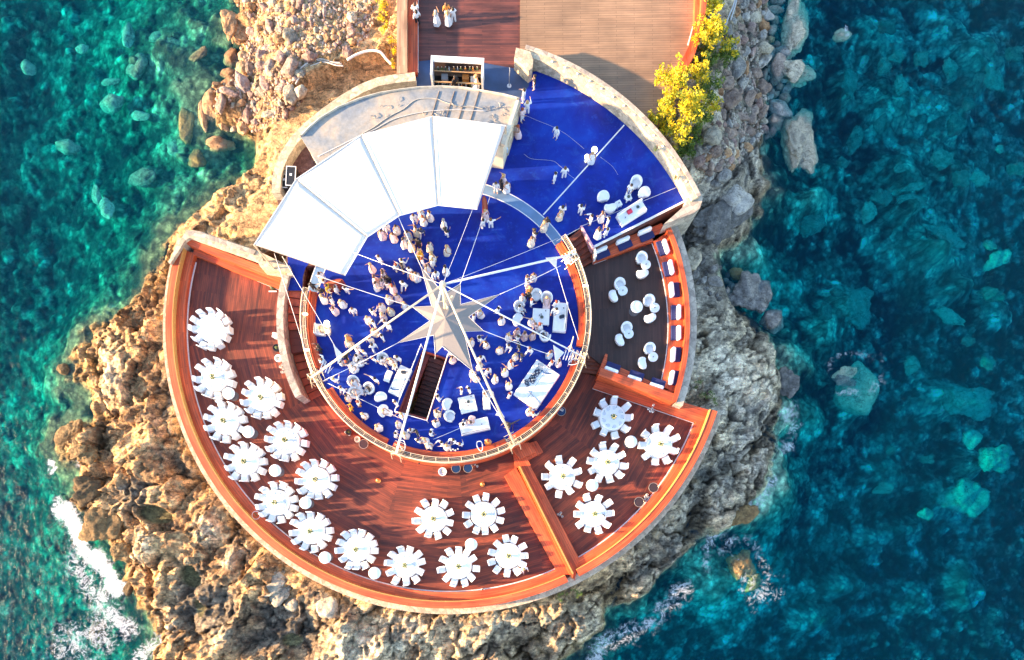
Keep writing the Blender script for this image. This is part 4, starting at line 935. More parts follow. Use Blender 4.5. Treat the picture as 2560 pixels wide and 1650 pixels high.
lm=MB(); leaves(lm,(0,0,.30),.22,90,.07); lm.build('foliage',GREEN,ctr.o)
lm=MB()
for k in range(9): a=k*.9; lm.lathe([(0,.05),(.035,.03),(.04,0),(0,-.02)],(math.cos(a)*.15,math.sin(a)*.15,.40+.03*(k%3)),7)
lm.build('blossoms',plain('cream_blossom',(.7,.6,.3),.7),ctr.o)
for o_,nm in ((rt.o,'t'),): pass
TBL=[(524,820,12,'at the north west end of the terrace, without a centrepiece',0,'north west end table'),(534,944,11,'second from the north west end beside the rim',8,'second north west table'),(654,995,12,'closest to the foot of the west staircase',5,'table by the west staircase'),(561,1053,11,'third along the western rim',3,'third western rim table'),(714,1101,12,'in the inner row south west of the staircase wall',11,'middle inner west table'),
(612,1154,11,'fourth along the western rim',0,'fourth western rim table'),(790,1199,12,'innermost of the south west, nearest the railing',3,'innermost south west table'),(689,1256,12,'fifth along the rim, beside a white pot',6,'fifth rim table'),(777,1328,12,'sixth along the south west rim',2,'sixth rim table'),(891,1373,13,'seventh along the rim, south of a brass lantern',9,'seventh rim table'),
(1012,1413,11,'eighth along the southern rim',4,'eighth rim table'),(1146,1416,11,'ninth along the southern rim',12,'ninth rim table'),(1084,1297,11,'in the inner south row, the western of two',10,'western inner south table'),(1209,1286,11,'in the inner south row, the eastern of two',7,'eastern inner south table'),(1271,1390,11,'last along the rim before the divided bench',1,'last table before divided bench'),
(1532,1043,9,'closest to the lounge in the south east section',0,'table closest to the lounge'),(1649,1111,9,'at the easternmost corner of the south east section',9,'easternmost corner table'),(1517,1156,10,'in the middle of the south east section',13,'middle south east table'),(1406,1191,9,'beside the divided bench in the south east section',8,'table right of divided bench'),(1485,1285,10,'southernmost in the south east section',0,'southernmost south east table')]
GR='round banquet tables with white cloths'
plates=Proto(empty('place_setting',(0,0,0),0,'x','place setting'))
MB().lathe([(0,.012),(.09,.012),(.13,.022),(.135,.018),(.09,0),(0,0)],n=18).build('plate',plain('porcelain',(.62,.64,.68),.3,var=.03),plates.o)
MB().lathe([(0,0),(.03,.0),(.005,.01),(.005,.08),(.035,.12),(.03,.18)],(.16,.06,0),8).build('glass',plain('clear_glass',(.45,.5,.55),.1),plates.o)
for k,(x,y,n,where,ph,sh_) in enumerate(TBL):
    p=at(x,y,.75); p.z=0.005; rt.put(p,0,'round white clothed banquet table '+where,GR)
    if k: c=ctr.put((p.x+.02,p.y,.772),k*.7,'small green and cream flower centrepiece on the '+sh_,'flower centrepieces')
    rk=random.Random(100+k); seen=set()
    for i in range(n):
        a=360*i/n+ph*2.2+rk.uniform(-3,3)
        rr=1.20+rk.uniform(-.08,.10); q=(p.x+rr*math.cos(R(a)),p.y+rr*math.sin(R(a)),0.004)
        h=clockpos(a); tw='' 
        if h in seen: tw='second '
        seen.add(h)
        ch.put(q,R(a-90)+rk.uniform(-.1,.1),'%swhite covered chair at the %s o\'clock side of the %s'%(tw,h,sh_),'chairs around the banquet tables')
        if k>=15 or k%3==1:
            pr_=.70; plates.put((p.x+pr_*math.cos(R(a)),p.y+pr_*math.sin(R(a)),.770),R(a-90),'%splate and glass at the %s o\'clock place of the %s'%(tw,h,sh_),'place settings on the tables')
# extra white chairs pulled aside
# ---------------------------------------------------------------- cocktail tables
ck=Proto(empty('cocktail_table',(0,0,0),0,'x','table'))
MB().lathe([(0,1.17),(.18,1.155),(.34,1.11),(.43,1.06),(.455,1.03),(.43,1.0),(0,.98)],n=28).build('domed_top',WCLOTH,ck.o,True)
MB().lathe([(.035,1.0),(.035,.04)],n=10).build('pedestal',STEEL,ck.o)
MB().lathe([(0,.045),(.28,.04),(.36,.02),(.36,0),(0,0)],n=24).build('base_plate',plain('dark_base',(.12,.1,.1),.4),ck.o)
for (x,y,w) in ((571,983,'between the second and third tables of the western rim'),(620,1079,'beside the third table of the western rim'),(687,1176,'between the fourth rim table and the inner table'),(763,1257,'between the fifth rim table and the innermost table'),(812,1394,'against the south west rim bench'),(936,1433,'against the southern rim bench'),(1178,1361,'between the two southern inner tables and the rim'),(1578,1104,'between the lounge side table and the east corner table'),(1481,1213,'between the middle and southernmost tables of the south east section')):
    p=at(x,y,1.1); ck.put((p.x,p.y,.003),0,'round white topped cocktail table '+w,'white topped cocktail tables')
p=at(1592,766,1.1+ZL); ck.put((p.x,p.y,ZL+.003),0,'round white topped cocktail table in the dark lounge','white topped cocktail tables')
# ---------------------------------------------------------------- lounge chairs
tub=Proto(empty('tub_armchair',(0,0,0),0,'x','armchair'))     # opens towards -y
def shellm(a0,a1,r0,r1,h0,h1):
    mb=MB(); n=22; vs=[];fs=[]
    for i in range(n+1):
        a=a0+(a1-a0)*i/n; f=math.sin(math.pi*i/n); h=h0+(h1-h0)*f
        c,s=math.cos(R(a)),math.sin(R(a))
        vs+=[(r1*.86*c,r1*.86*s,.02),(r1*c,r1*s,h*.7),(r1*.99*c,r1*.99*s,h),(r0*c,r0*s,h),(r0*.95*c,r0*.95*s,.3)]
    for i in range(n):
        for k in range(5): b=i*5; j=(k+1)%5; fs.append((b+k,b+5+k,b+5+j,b+j))
    fs+=[(4,3,2,1,0),tuple(n*5+k for k in range(5))]
    return mb.add(vs,fs)
shellm(-42,222,.31,.43,.55,.78).build('shell',WHITE,tub.o,True)
MB().lathe([(0,.42),(.27,.42),(.32,.38),(.32,.12),(.28,.05)],n=22).build('seat_cushion',clothm('cushion_cloth',(.78,.76,.76)),tub.o,True)
egg=Proto(empty('bucket_chair',(0,0,0),0,'x','armchair'))    # smooth pointed shell, front at -y
mb=MB(); vs=[];fs=[];n=28
for zk,(z,sc) in enumerate(((.02,.62),(.2,.9),(.42,1.0),(.5,.97),(.53,.6))):
    for i in range(n):
        t=2*math.pi*i/n; rr=.43*(1+.10*math.cos(2*t)); x=rr*math.cos(t); y=rr*math.sin(t)
        if y<0: y*=.55
        y+= .14*max(0,1-abs(x-.3)/.25)*(-1 if y<0 else 0)
        zz=z+(.22*max(0,y/.43) if zk>=2 else 0)
        vs.append((x*sc,y*sc,zz))
for k in range(4):
    for i in range(n): j=(i+1)%n; fs.append((k*n+i,k*n+j,k*n+n+j,k*n+n+i))
fs+=[tuple(range(n-1,-1,-1)),tuple(4*n+i for i in range(n))]
mb.add(vs,fs); mb.build('shell',WHITE,egg.o,True)
MB().lathe([(0,.03),(.2,.02),(.2,0)],n=14).build('foot_ring',STEEL,egg.o)
rtb=Proto(empty('round_side_table',(0,0,0),0,'x','table'))
MB().lathe([(0,.46),(.33,.46),(.36,.44),(.36,.41),(0,.40)],n=24).build('tabletop',WHITE,rtb.o)
MB().lathe([(.12,.41),(.07,.2),(.12,.03),(.24,0)],n=16).build('pedestal',WHITE,rtb.o)
MB().lathe([(0,.1),(.04,.09),(.05,0),(0,0)],(0,0,.462),10).build('candle_bowl',plain('bowl_grey',(.25,.25,.22),.4),rtb.o)
LG=[('northernmost',(1605,644),(1615,661),(1606,682),(20,200)),('north western',(1550,709),(1557,726),(1535,739),(40,120)),('central eastern',(1623,751),(1637,769),(1625,793),(0,210)),('western',(1567,819),(1572,834),(1551,849),(30,120)),('southernmost',(1625,871),(1633,892),(1608,907),(20,110))]
for nme,a,b_,c_,(ra,rc) in LG:
    p=at(*a,ZL+.6); tub.put((p.x,p.y,ZL+.003),R(ra),'white tub armchair of the %s group in the dark lounge'%nme,'white tub armchairs'); tub.used=True
    p=at(*b_,ZL+.45); rtb.put((p.x,p.y,ZL+.003),0,'small round white table of the %s group in the dark lounge'%nme,'round white side tables')
    p=at(*c_,ZL+.5); egg.put((p.x,p.y,ZL+.003),R(rc),'white pointed bucket chair of the %s group in the dark lounge'%nme,'white bucket chairs')
def armc(pr,x,y,rz,lab,z=ZBX,h=.6,g='white armchairs on the blue floors'): 
    p=at(x,y,z+h); return pr.put((p.x,p.y,z),R(rz),lab,g)
armc(egg,1509,490,20,'white bucket chair, western one beside the small square tables on the blue fan'); armc(egg,1527,515,200,'white bucket chair nearest the standing guests on the blue fan')
armc(tub,1591,454,-20,'white tub armchair holding a seated guest on the blue fan'); armc(egg,1612,480,20,'white bucket chair nearest the stone wall on the blue fan')
for x,y,rz,w in ((1341,737,10,'left of the pair near the east benches'),(1367,744,0,'right of the pair near the east benches with a seated guest'),(1299,766,60,'facing the square table from the north west'),(1119,1040,0,'') ,(1363,838,150,'south of the square white table near the east bench'),(957,896,40,'between the west crowd and the stairwell'),(897,901,100,'behind the large round table in the west crowd'),(883,953,40,'northern one of the ring of chairs in the south west'),(885,981,110,'southern one of the ring of chairs in the south west'),(921,970,-60,'eastern one of the ring of chairs in the south west'),(1125,1040,70,'right of the stairwell, lower of two')):
    if w: armc(tub,x,y,rz,'white tub armchair '+w)
for x,y,rz,w in ((1295,798,70,'on its own west of the square white table'),(951,993,30,'on its own west of the stairwell'),(1119,1010,80,'right of the stairwell, upper of two'),(886,917,80,'under the west boom beside the crowd'),(958,1026,80,'with a seated guest near the south west railing')):
    armc(egg,x,y,rz,'white bucket chair '+w)
# ---------------------------------------------------------------- square tables, sofas, daybeds
def rectfit(corners,z):
    P=[W(x,y,z) for x,y in corners]; c=sum(P,Vector())/4; e=((P[1]-P[0])+(P[2]-P[3]))/2; f=((P[3]-P[0])+(P[2]-P[1]))/2
    return c,e.length,f.length,math.atan2(e.y,e.x)
def small_things(par_c,ang,w,l,z,spec,where):
    for k,(u,v,kind) in enumerate(spec):
        p=Vector((par_c.x,par_c.y,0))+Vector((math.cos(ang)*u*w-math.sin(ang)*v*l,math.sin(ang)*u*w+math.cos(ang)*v*l,0))
        ordn=['first','second','third','fourth','fifth','sixth','seventh'][k]
        loc=(p.x,p.y,z+.002)
        if kind=='glass':
            r=empty('drinking_glass',loc,0,'%s drinking glass on the %s'%(ordn,where),'glass','glasses on the tables'); MB().lathe([(.035,.0),(.04,.13),(.034,.13),(.03,.01)],n=10).build('bowl',plain('glass_grey',(.22,.25,.28),.1),r); MB().lathe([(0,.008),(.03,.008),(.03,.07),(0,.07)],n=8).build('drink',plain('drink',(.3,.15,.08),.2),r)
        elif kind=='bowl':
            tag(MB().lathe([(0,.01),(.07,.01),(.11,.07),(.12,.07),(.08,0),(0,0)],n=14).build('snack_bowl',plain('bowl_dark',(.1,.12,.1),.4),None,True,loc),'%s little item, a dark bowl on the %s'%(ordn,where),'bowl')
        elif kind=='bag':
            r=empty('handbag',loc,ang+.4,'dark handbag lying on the %s'%where,'bag'); MB().rbox((0,0,.1),(.38,.22,.2),.06).build('pouch',plain('bag_dark',(.015,.03,.06),.6),r); MB().path([(-.15,0,.2),(-.1,.02,.3),(.1,.02,.3),(.15,0,.2)],.012).build('strap',BLACK,r)
        elif kind=='scarf':
            mb=MB(); mb.path([(-.35,-.05,.03),(-.15,-.12,.06),(.1,-.02,.07),(.3,.12,.05)],.07,8,.03); tag(mb.build('folded_scarf',plain('scarf_blue',(.02,.09,.25),.8),None,True,loc,ang),'crumpled blue scarf left on the %s'%where,'scarf')
def square_table(corners,lab,where,spec,z=.45,g='square white low tables'):
    c,w,l,a=rectfit(corners,ZB+z); r=empty('low_table',(c.x,c.y,ZBX),a,lab,'table',g)
    MB().rbox((0,0,z-.06),(w,l,.12),.03).build('tabletop',WHITE,r)
    for sx in (-1,1):
        for sy in (-1,1): MB().box((sx*(w/2-.06),sy*(l/2-.06),(z-.12)/2),(.07,.07,z-.124)).build('leg',WHITE,r)
    small_things(c,a,w,l,ZBX+z,spec,where)
square_table([(1332,770),(1374,772),(1373,813),(1331,810)],'square white low table near the east bench of the round deck','square table near the east bench',[(-.1,.05,'glass'),(.05,-.05,'bowl'),(.0,.12,'glass'),(.25,.35,'glass')])
square_table([(1144,994),(1185,986),(1194,1025),(1153,1036)],'square white low table south east of the stairwell','square table south east of the stairwell',[(-.1,.1,'glass'),(.08,.12,'bowl'),(.0,-.1,'glass'),(.3,.38,'glass')])
square_table([(1537,506),(1550,497),(1557,512),(1544,518)],'tiny square white table between the two western bucket chairs on the fan','tiny square table in the fan',[(0,0,'glass')],.42)
square_table([(1562,488),(1576,483),(1581,496),(1566,503)],'tiny square white table beside the seated guest on the fan','tiny square table near the seated fan guest',[(0,0,'bowl')],.42)
square_table([(968,923),(982,929),(972,956),(957,951)],'narrow rectangular white low table west of the stairwell daybed','narrow low table',[(-.1,.2,'glass'),(.1,-.1,'glass')],.42)
def daybed(corners,lab,where,spec,back=None,split=1,h=.42):
    c,w,l,a=rectfit(corners,ZB+h); r=empty('daybed',(c.x,c.y,ZBX),a,lab,'daybed','white daybeds on the blue floors')
    MB().rbox((0,0,.14),(w,l,.2),.02).build('base',WHITE,r)
    for k in range(split):
        sw=w/split; MB().rbox((-w/2+sw*(k+.5),0,.33),(sw-.012,l-.01,.18),.05).build('mattress',WCLOTH,r)
    if back: 
        u,v,bw,bl=back; MB().rbox((u*w,v*l,.55),(bw*w,bl*l,.28),.06).build('backrest',WCLOTH,r)
    small_things(c,a,w,l,ZBX+.42,spec,where); return r
daybed([(1387,755),(1421,757),(1414,830),(1381,827)],'long white daybed with dark cushions against the east bench','east daybed',[(.1,.0,'bag'),(.2,.3,'glass')],(.42,0,.14,1))
daybed([(1343,896),(1401,939),(1341,1022),(1283,987)],'huge white double daybed strewn with books and bags in the south east','huge south east daybed',[(.05,.35,'scarf'),(-.35,.42,'glass')],None,2)
daybed([(1147,1057),(1219,1041),(1226,1073),(1154,1089)],'long white daybed with two guests near the south railing','south daybed',[(.25,0,'glass')],(0,-.42,1,.15))
daybed([(999,910),(1029,924),(999,993),(971,980)],'white daybed with a blue scarf along the west side of the stairwell','stairwell daybed',[(.0,-.32,'scarf'),(.0,.3,'bag'),(.3,.35,'glass')],(.42,0,.13,1))
daybed([(1541,536),(1605,499),(1618,523),(1556,565)],'white sofa with a red cushion on the blue fan','fan sofa',[(-.3,-.1,'glass'),(.25,.1,'bowl')],(0,.40,1,.18))
daybed([(1203,974),(1219,976),(1232,1020),(1211,1024)],'narrow white sofa half hidden below the south boom','narrow sofa',[(.1,.3,'glass')],(.4,0,.2,1))
daybed([(784,806),(812,813),(814,836),(788,838)],'small white sofa lit by floor lamps at the west bench','west sofa',[(.2,.1,'glass')],(-.4,0,.18,1))
p=at(1574,528,ZB+.5); r=empty('red_cushion',(p.x,p.y,ZBX+.43),.5,'red cushion in the middle of the white sofa on the fan','cushion'); MB().rbox((0,0,.07),(.38,.34,.14),.06).build('cover',RED,r); MB().path([(-.19,-.17,.05),(.19,-.17,.05),(.19,.17,.05),(-.19,.17,.05)],.01,5,closed=True).build('piping',plain('piping_red',(.35,.02,.04)),r)
# books / dark serving trays on the huge daybed
for k,(x,y,w,l,a,lab) in enumerate(((1343,930,.42,.55,-35,'black and white chequered tray on the huge daybed, northernmost'),(1333,942,.4,.35,-35,'dark chequered tray at the middle of the huge daybed'),(1330,949,.5,.42,-35,'blue grey chequered tray beside the middle one on the huge daybed'),(1317,957,.5,.3,-60,'striped dark box at the western edge of the huge daybed'))):
    p=at(x,y,ZB+.5); r=empty('serving_tray',(p.x,p.y,ZBX+.425),R(a),lab,'tray','dark trays on the huge daybed')
    MB().box((0,0,.02),(w,l,.04)).build('base',plain('tray_navy',(.02,.03,.07),.5),r)
    for i in range(3):
        for j in range(3):
            if (i+j)%2==0: MB().box((-w/3+i*w/3,-l/3+j*l/3,.055),(w*.22,l*.22,.03)).build('tile',plain('tile_grey',(.35,.4,.45),.5),r)
p=at(1352,916,ZB+.5); r=empty('serving_tray',(p.x,p.y,ZBX+.425),0,'round grey tray at the north corner of the huge daybed','tray'); MB().lathe([(0,.02),(.2,.02),(.24,.05),(.25,.03),(.2,0),(0,0)],n=20).build('plate',plain('tray_grey',(.45,.48,.5),.4),r); MB().box((0,0,.05),(.2,.04,.03)).build('tongs',STEEL,r)
p=W(1338,996,ZB+.45); r=empty('walking_stick',(p.x,p.y,ZBX+.45),R(-48),'thin grey stick lying across the huge daybed','stick'); MB().tube((-.75,0,0),(.6,0,0),.025).build('shaft',plain('stick_grey',(.3,.3,.32)),r); MB().path([(.6,0,0),(.7,.03,0),(.72,.1,0)],.02).build('handle',BLACK,r)
# ---------------------------------------------------------------- banquette cushions
def cushion(pw,pn,ang,w,d,lab,zb=ZL+.405):
    a=W(*pw,zb+.25); b_=W(*pn,zb+.1); r=empty('bench_cushion',(b_.x,b_.y,zb),R(ang),lab,'cushion','navy and white cushions on the banquette')
    MB().rbox((0,0,.07),(w,d,.14),.04).build('seat_pad',NAVY,r)
    M_=Matrix.Rotation(-R(ang),3,'Z'); off=M_@(a-b_); MB().rbox((off.x*.98,off.y*.98,.23),(w*.97,.30,.46),.08).build('back_pad',WCLOTH,r)
for pw,pn,ang,lab in (((1501,624),(1507,636),23,'navy cushion with white back nearest the lounge steps'),((1557,600),(1563,613),23,'navy cushion with white back, middle of the north run of the banquette'),((1612,577),(1618,591),23,'navy cushion with white back at the north east end of the north run'),
  ((1665,616),(1653,620),-72,'northernmost navy and white cushion on the seaward arc of the banquette'),((1678,668),(1667,672),-78,'second navy and white cushion from the north on the seaward arc'),((1679,724),(1691,724),-84,'third cushion from the north on the seaward arc, white side facing the lounge'),((1697,780),(1686,781),-90,'fourth cushion from the north on the seaward arc, with navy seat inside'),((1697,832),(1686,832),-90,'fifth cushion from the north on the seaward arc, with navy seat inside'),((1683,886),(1694,886),-94,'sixth cushion from the north on the seaward arc, white side facing the lounge'),((1679,944),(1691,945),-100,'southernmost cushion on the seaward arc, white side facing the lounge'),
  ((1528,926),(1533,916),-20,'navy cushion with white back at the west end of the south run'),((1586,947),(1592,937),-18,'navy cushion with white back in the middle of the south run'),((1641,966),(1646,956),-18,'navy cushion with white back at the east end of the south run')):
    cushion(pw,pn,ang,1.08,.50,lab)
# ---------------------------------------------------------------- kiosk
r=empty('bar_kiosk',W(1146,206,ZB),R(-3),'white framed open bar kiosk crowded with bottles behind the stage building','kiosk')
kw,kh=3.75,1.6; r.scale=(1,.8,.75)
MB().box((0,0,.05),(kw-.2,kh-.2,.1)).build('floor_tray',BLACK,r)
MB().box((0,kh/2-.12,2.0),(kw,.5,.12)).build('roof_fascia',WHITE,r)
for sx in (-1,1): MB().box((sx*(kw/2-.08),-.1,1.05),(.14,kh-.2,2.1)).build('side_panel',WHITE,r)
MB().box((0,kh/2-.02,1.0),(kw-.34,.06,1.88)).build('back_panel',plain('kiosk_back',(.1,.06,.05)),r)
for z in (.6,1.1): MB().box((0,.35,z),(kw-.34,.4,.04)).build('shelf',plain('kiosk_shelf',(.2,.13,.09)),r)
MB().box((0,-.72,1.08),(kw-.34,.10,.06)).build('counter',plain('kiosk_counter',(.55,.33,.15)),r)
MB().box((0,-.1,1.6),(kw-.34,.05,.05)).build('cross_bar',plain('kiosk_counter',(.55,.33,.15)),r)
mk=MB()
for k,x in enumerate((-1.35,-1.27,-1.18,-1.08,-.95,-.8,-.72,-.6)): mk.box((x,kh/2-.05,2.065),(.05+.02*(k%3),.07,.008))
mk.build('fascia_marks',plain('mark_grey',(.12,.12,.13)),r)
mk=MB()
for k in range(6): mk.box((-.4+.14*k,kh/2-.05,2.065),(.09,.05,.008))
mk.build('fascia_marks',plain('mark_rose',(.5,.3,.3)),r)
kr=random.Random(8); kl=r.location
for k in range(22):
    x=-1.4+2.8*(k%11)/10; row=k//11
    loc=Vector((kl.x+x+kr.uniform(-.05,.05),kl.y-.36+kr.uniform(-.06,.06),ZB+.08 if row==0 else ZB+.845))
    if row==1: loc.y=kl.y+.28
    c_=kr.choice([('green',GREEN),('dark',GLASSY),('amber',GOLD),('clear',plain('bottle_clear',(.5,.52,.55),.2))])
    b_=empty('bottle',loc,0,'%s bottle, number %s from the left on the %s of the bar kiosk'%(c_[0],['one','two','three','four','five','six','seven','eight','nine','ten','eleven'][k%11],'floor' if row==0 else 'top shelf'),'bottle','bottles in the bar kiosk')
    MB().lathe([(0,0),(.05,0),(.055,.2),(.02,.27),(.02,.33)],n=10).build('glass_body',c_[1],b_); MB().lathe([(.024,.32),(.024,.36),(0,.36)],n=8).build('cap',WHITE,b_)
for x,y,cl,lab in ((-.95,.0,'kiosk_grey','grey drinks cooler inside the left of the bar kiosk'),(.55,.0,'kiosk_orange','orange crate inside the bar kiosk'),(1.15,-.3,'kiosk_white','white ice bin at the right of the bar kiosk')):
    col={'kiosk_grey':(.4,.4,.42),'kiosk_orange':(.6,.25,.06),'kiosk_white':(.8,.78,.72)}[cl]
    q=empty('drinks_cooler' if 'cooler' in lab else 'crate' if 'crate' in lab else 'ice_bin',(kl.x+x,kl.y+y*.6,ZB+.065),0,lab,'box'); MB().rbox((0,0,.25),(.45,.4,.5),.04).build('body',plain(cl,col,.5),q); MB().rbox((0,0,.54),(.48,.43,.06),.02).build('lid',plain(cl+'_lid',tuple(v*.7 for v in col),.5),q)
# signpost, crates, lamps
p=W(1273,215,ZB); r=empty('hook_post',p,0,'thin dark hooked post standing on the slate passage','post'); MB().path([(0,0,0),(0,0,1.0),(0.02,0,1.5),(.02,.12,1.62),(0.0,.22,1.55)],.03).build('pole',plain('post_grey',(.22,.24,.28)),r); MB().lathe([(0,.04),(.16,.03),(.16,0)],n=14).build('foot',STEEL,r)
for x,y,w,l,h,lab in ((727,440,.65,1.35,.95,'tall black flight case with white edges in the service yard'),(710,452,.55,.95,.6,'lower black flight case against the garden wall')):
    p=at(x,y,ZB+h); r=empty('flight_case',(p.x,p.y,ZBX-.01),R(-3),lab,'case','flight cases'); MB().box((0,0,h/2),(w,l,h)).build('body',BLACK,r)
    for sx in (-1,1):
        MB().box((sx*w/2,0,h),(.05,l+.05,.05)).build('edge',WHITE,r); MB().box((0,sx*l/2,h+.003),(w+.05,.05,.05)).build('edge',WHITE,r)
    MB().box((0,.1,h+.01),(.16,.16,.03)).build('latch',WHITE,r)
# glowing lamps
glow=newmat('lamp_glow'); bsdf(glow).inputs['Emission Color'].default_value=(1,.9,.45,1); bsdf(glow).inputs['Emission Strength'].default_value=2.2; bsdf(glow).inputs['Base Color'].default_value=(.9,.85,.5,1)
gb=newmat('rail_lamp_glow'); bsdf(gb).inputs['Emission Color'].default_value=(1,.8,.5,1); bsdf(gb).inputs['Emission Strength'].default_value=3.0
for x,y,rr,lab in ((1467,392,.16,'round glowing lamp by the white draped guest on the blue fan'),(1486,375,.22,'larger round glowing lamp on the blue fan floor'),(817,808,.20,'upper glowing ball lamp beside the small west sofa'),(818,829,.14,'lower glowing ball lamp beside the small west sofa')):
    p=at(x,y,ZB+.5); r=empty('ball_lamp',(p.x,p.y,ZBX),0,lab,'lamp','ball lamps on the blue floors'); MB().lathe([(rr*math.sin(t)+1e-4,.5+rr*math.cos(t)) for t in np.linspace(0,math.pi,10)],n=18).build('globe',glow,r,True); MB().lathe([(.02,.5-rr),(.02,.03),(.15,0)],n=10).build('stand',STEEL,r)
for px_,py_,lab in ((763,785,'upper bright lamp on the west railing'),(767,874,'lower bright lamp on the west railing'),(1464,714,'bright lamp on the east railing')):
    p=W(px_,py_,ZB+1.05); r=empty('railing_lamp',p,0,lab,'lamp','bright lamps on the railing'); MB().rbox((0,0,0),(.34,.12,.10),.03).build('head',gb,r); MB().box((0,0,-.08),(.1,.1,.06)).build('bracket',METAL,r)
# things along the outside of the railing and on the terrace
def disc_thing(name,x,y,z,rr,mat,rim_,lab,cat,h=.5,top=None):
    p=at(x,y,z+h); r=empty(name,(p.x,p.y,z+.003),0,lab,cat); MB().lathe([(0,h),(rr*.93,h),(rr*.93,h-.05),(.04,h-.08),(.04,.04),(rr*.6,0)],n=24).build('tabletop',mat,r)
    MB().path([(rr*math.cos(R(t)),rr*math.sin(R(t)),h) for t in range(0,360,15)],.02,6,closed=True).build('rim',rim_,r); return p
for x,y,rr,m_,lab in ((1634,1219,.36,'dark_top','dark round side table with a metal rim, northern of two by the east rim bench'),(1598,1255,.36,'dark_top','dark round side table with a metal rim, southern of two by the east rim bench'),(1403,1028,.34,'navy_top','navy round side table with glasses outside the south east railing'),(1140,1171,.34,'navy_top','navy round side table, left of two outside the south railing'),(1170,1170,.34,'navy_top','navy round side table, right of two outside the south railing'),(909,1110,.34,'dark_top','dark round side table outside the south west railing')):
    p=disc_thing('round_side_table',x,y,0,rr,plain(m_,(.05,.03,.03) if m_=='dark_top' else (.01,.04,.12),.25),plain('rim_brass',(.5,.42,.35),.3,.6),lab,'table')
gcnt=[0]
def cluster(x,y,z,n,lab,sp=.22,col=None):
    rr=random.Random(int(x)); p=at(x,y,z)
    for k in range(n):
        a=k*2.4+rr.uniform(0,1); q=(p.x+math.cos(a)*sp*(k>0)*rr.uniform(.6,1),p.y+math.sin(a)*sp*(k>0)*rr.uniform(.6,1),z+.003)
        r=empty('candle_lantern',q,0,'white candle lantern, number %s in the cluster %s'%(['one','two','three','four','five','six'][k],lab),'lantern','candle lanterns on the terraces')
        MB().lathe([(0,0),(.085,0),(.085,.2),(.07,.22),(.07,.02)],n=12).build('cylinder',WHITE,r); MB().lathe([(0,.12),(.03,.12),(.03,.02)],n=8).build('candle',CREAM,r)
cluster(1629,1022,.45,5,'on the stepped bench below the lounge',.3); cluster(1399,1288,.0,4,'beside the divided bench',.25); cluster(1618,1243,0,5,'between the two dark side tables',.25); cluster(1214,1474,0,2,'at the southern rim bench',.3); cluster(1187,1161,0,4,'outside the south railing',.3); cluster(1510,1290,.78,2,'on the southernmost table',.15)
cluster(709,923,0,6,'by the curved stone wall',.3); cluster(1140,1150,.5,2,'left navy side table',.1); cluster(1403,1024,.5,3,'navy side table by the south east railing',.12); cluster(873,1080,0,3,'below the south west railing',.25)
for x,y,lab in ((945,1201,'brass lantern on the terrace, west of the mast line'),(1206,1210,'brass lantern on the terrace near the divided bench')):
    p=at(x,y,.3); r=empty('brass_lantern',(p.x,p.y,.003),.5,lab,'lantern','brass lanterns on the terrace'); MB().lathe([(0,0),(.16,0),(.18,.05),(.13,.1),(.12,.34),(.17,.38),(.1,.46),(.03,.5)],n=8).build('body',GOLD,r); MB().path([(-.06,0,.48),(-.05,0,.6),(.05,0,.6),(.06,0,.48)],.012).build('handle',GOLD,r)
for x,y,rr,m_,lab in ((1106,1179,.32,WHITE,'round white planter pot south of the railing'),(691,869,.28,BLACK,'dark round pot leaning at the curved stone wall'),(695,895,.28,WHITE,'white round pot at the curved stone wall'),(640,1288,.32,WHITE,'white round pot beside the fifth rim table'),(871,1080,.22,BLACK,'dark pot below the south west railing'),(893,1098,.22,CREAM,'cream pot below the south west railing')):
    p=at(x,y,.45); r=empty('plant_pot',(p.x,p.y,.003),0,lab,'pot','pots on the terrace'); MB().lathe([(0,0),(rr*.7,0),(rr,.3),(rr,.45),(rr*.88,.45),(rr*.85,.38),(0,.38)],n=20).build('pot',m_,r); lm=MB(); leaves(lm,(0,0,.45),rr*.45,14,.06); lm.build('plant',GREEN,r)
p=W(688,838,.5); r=empty('white_box',(p.x,p.y,.003),R(80),'white box against the curved stone wall','box'); MB().rbox((0,0,.25),(.35,.4,.5),.03).build('body',WHITE,r); MB().rbox((0,0,.53),(.38,.43,.06),.02).build('lid',WHITE,r)
p=W(679,716,.3); r=empty('garden_lamp',(p.x,p.y,.003),0,'small dark domed lamp with white panel on the north west terrace','lamp'); MB().lathe([(0,.3),(.1,.28),(.17,.18),(.19,.03),(0,0)],n=14).build('dome',plain('dome_green',(.08,.09,.04)),r); MB().box((0,-.28,.04),(.6,.08,.08)).build('base_panel',WHITE,r)
for k,x in enumerate((1048,1074,1101)):
    p=W(x,1158,.8); r=empty('wall_spotlight',p,0,'small dark spotlight on the drum wall, %s of three'%['left','middle','right'][k],'light','spotlights on the drum wall'); MB().rbox((0,0,0),(.14,.12,.12),.02).build('housing',BLACK,r); MB().box((0,.1,0),(.05,.1,.05)).build('bracket',BLACK,r)
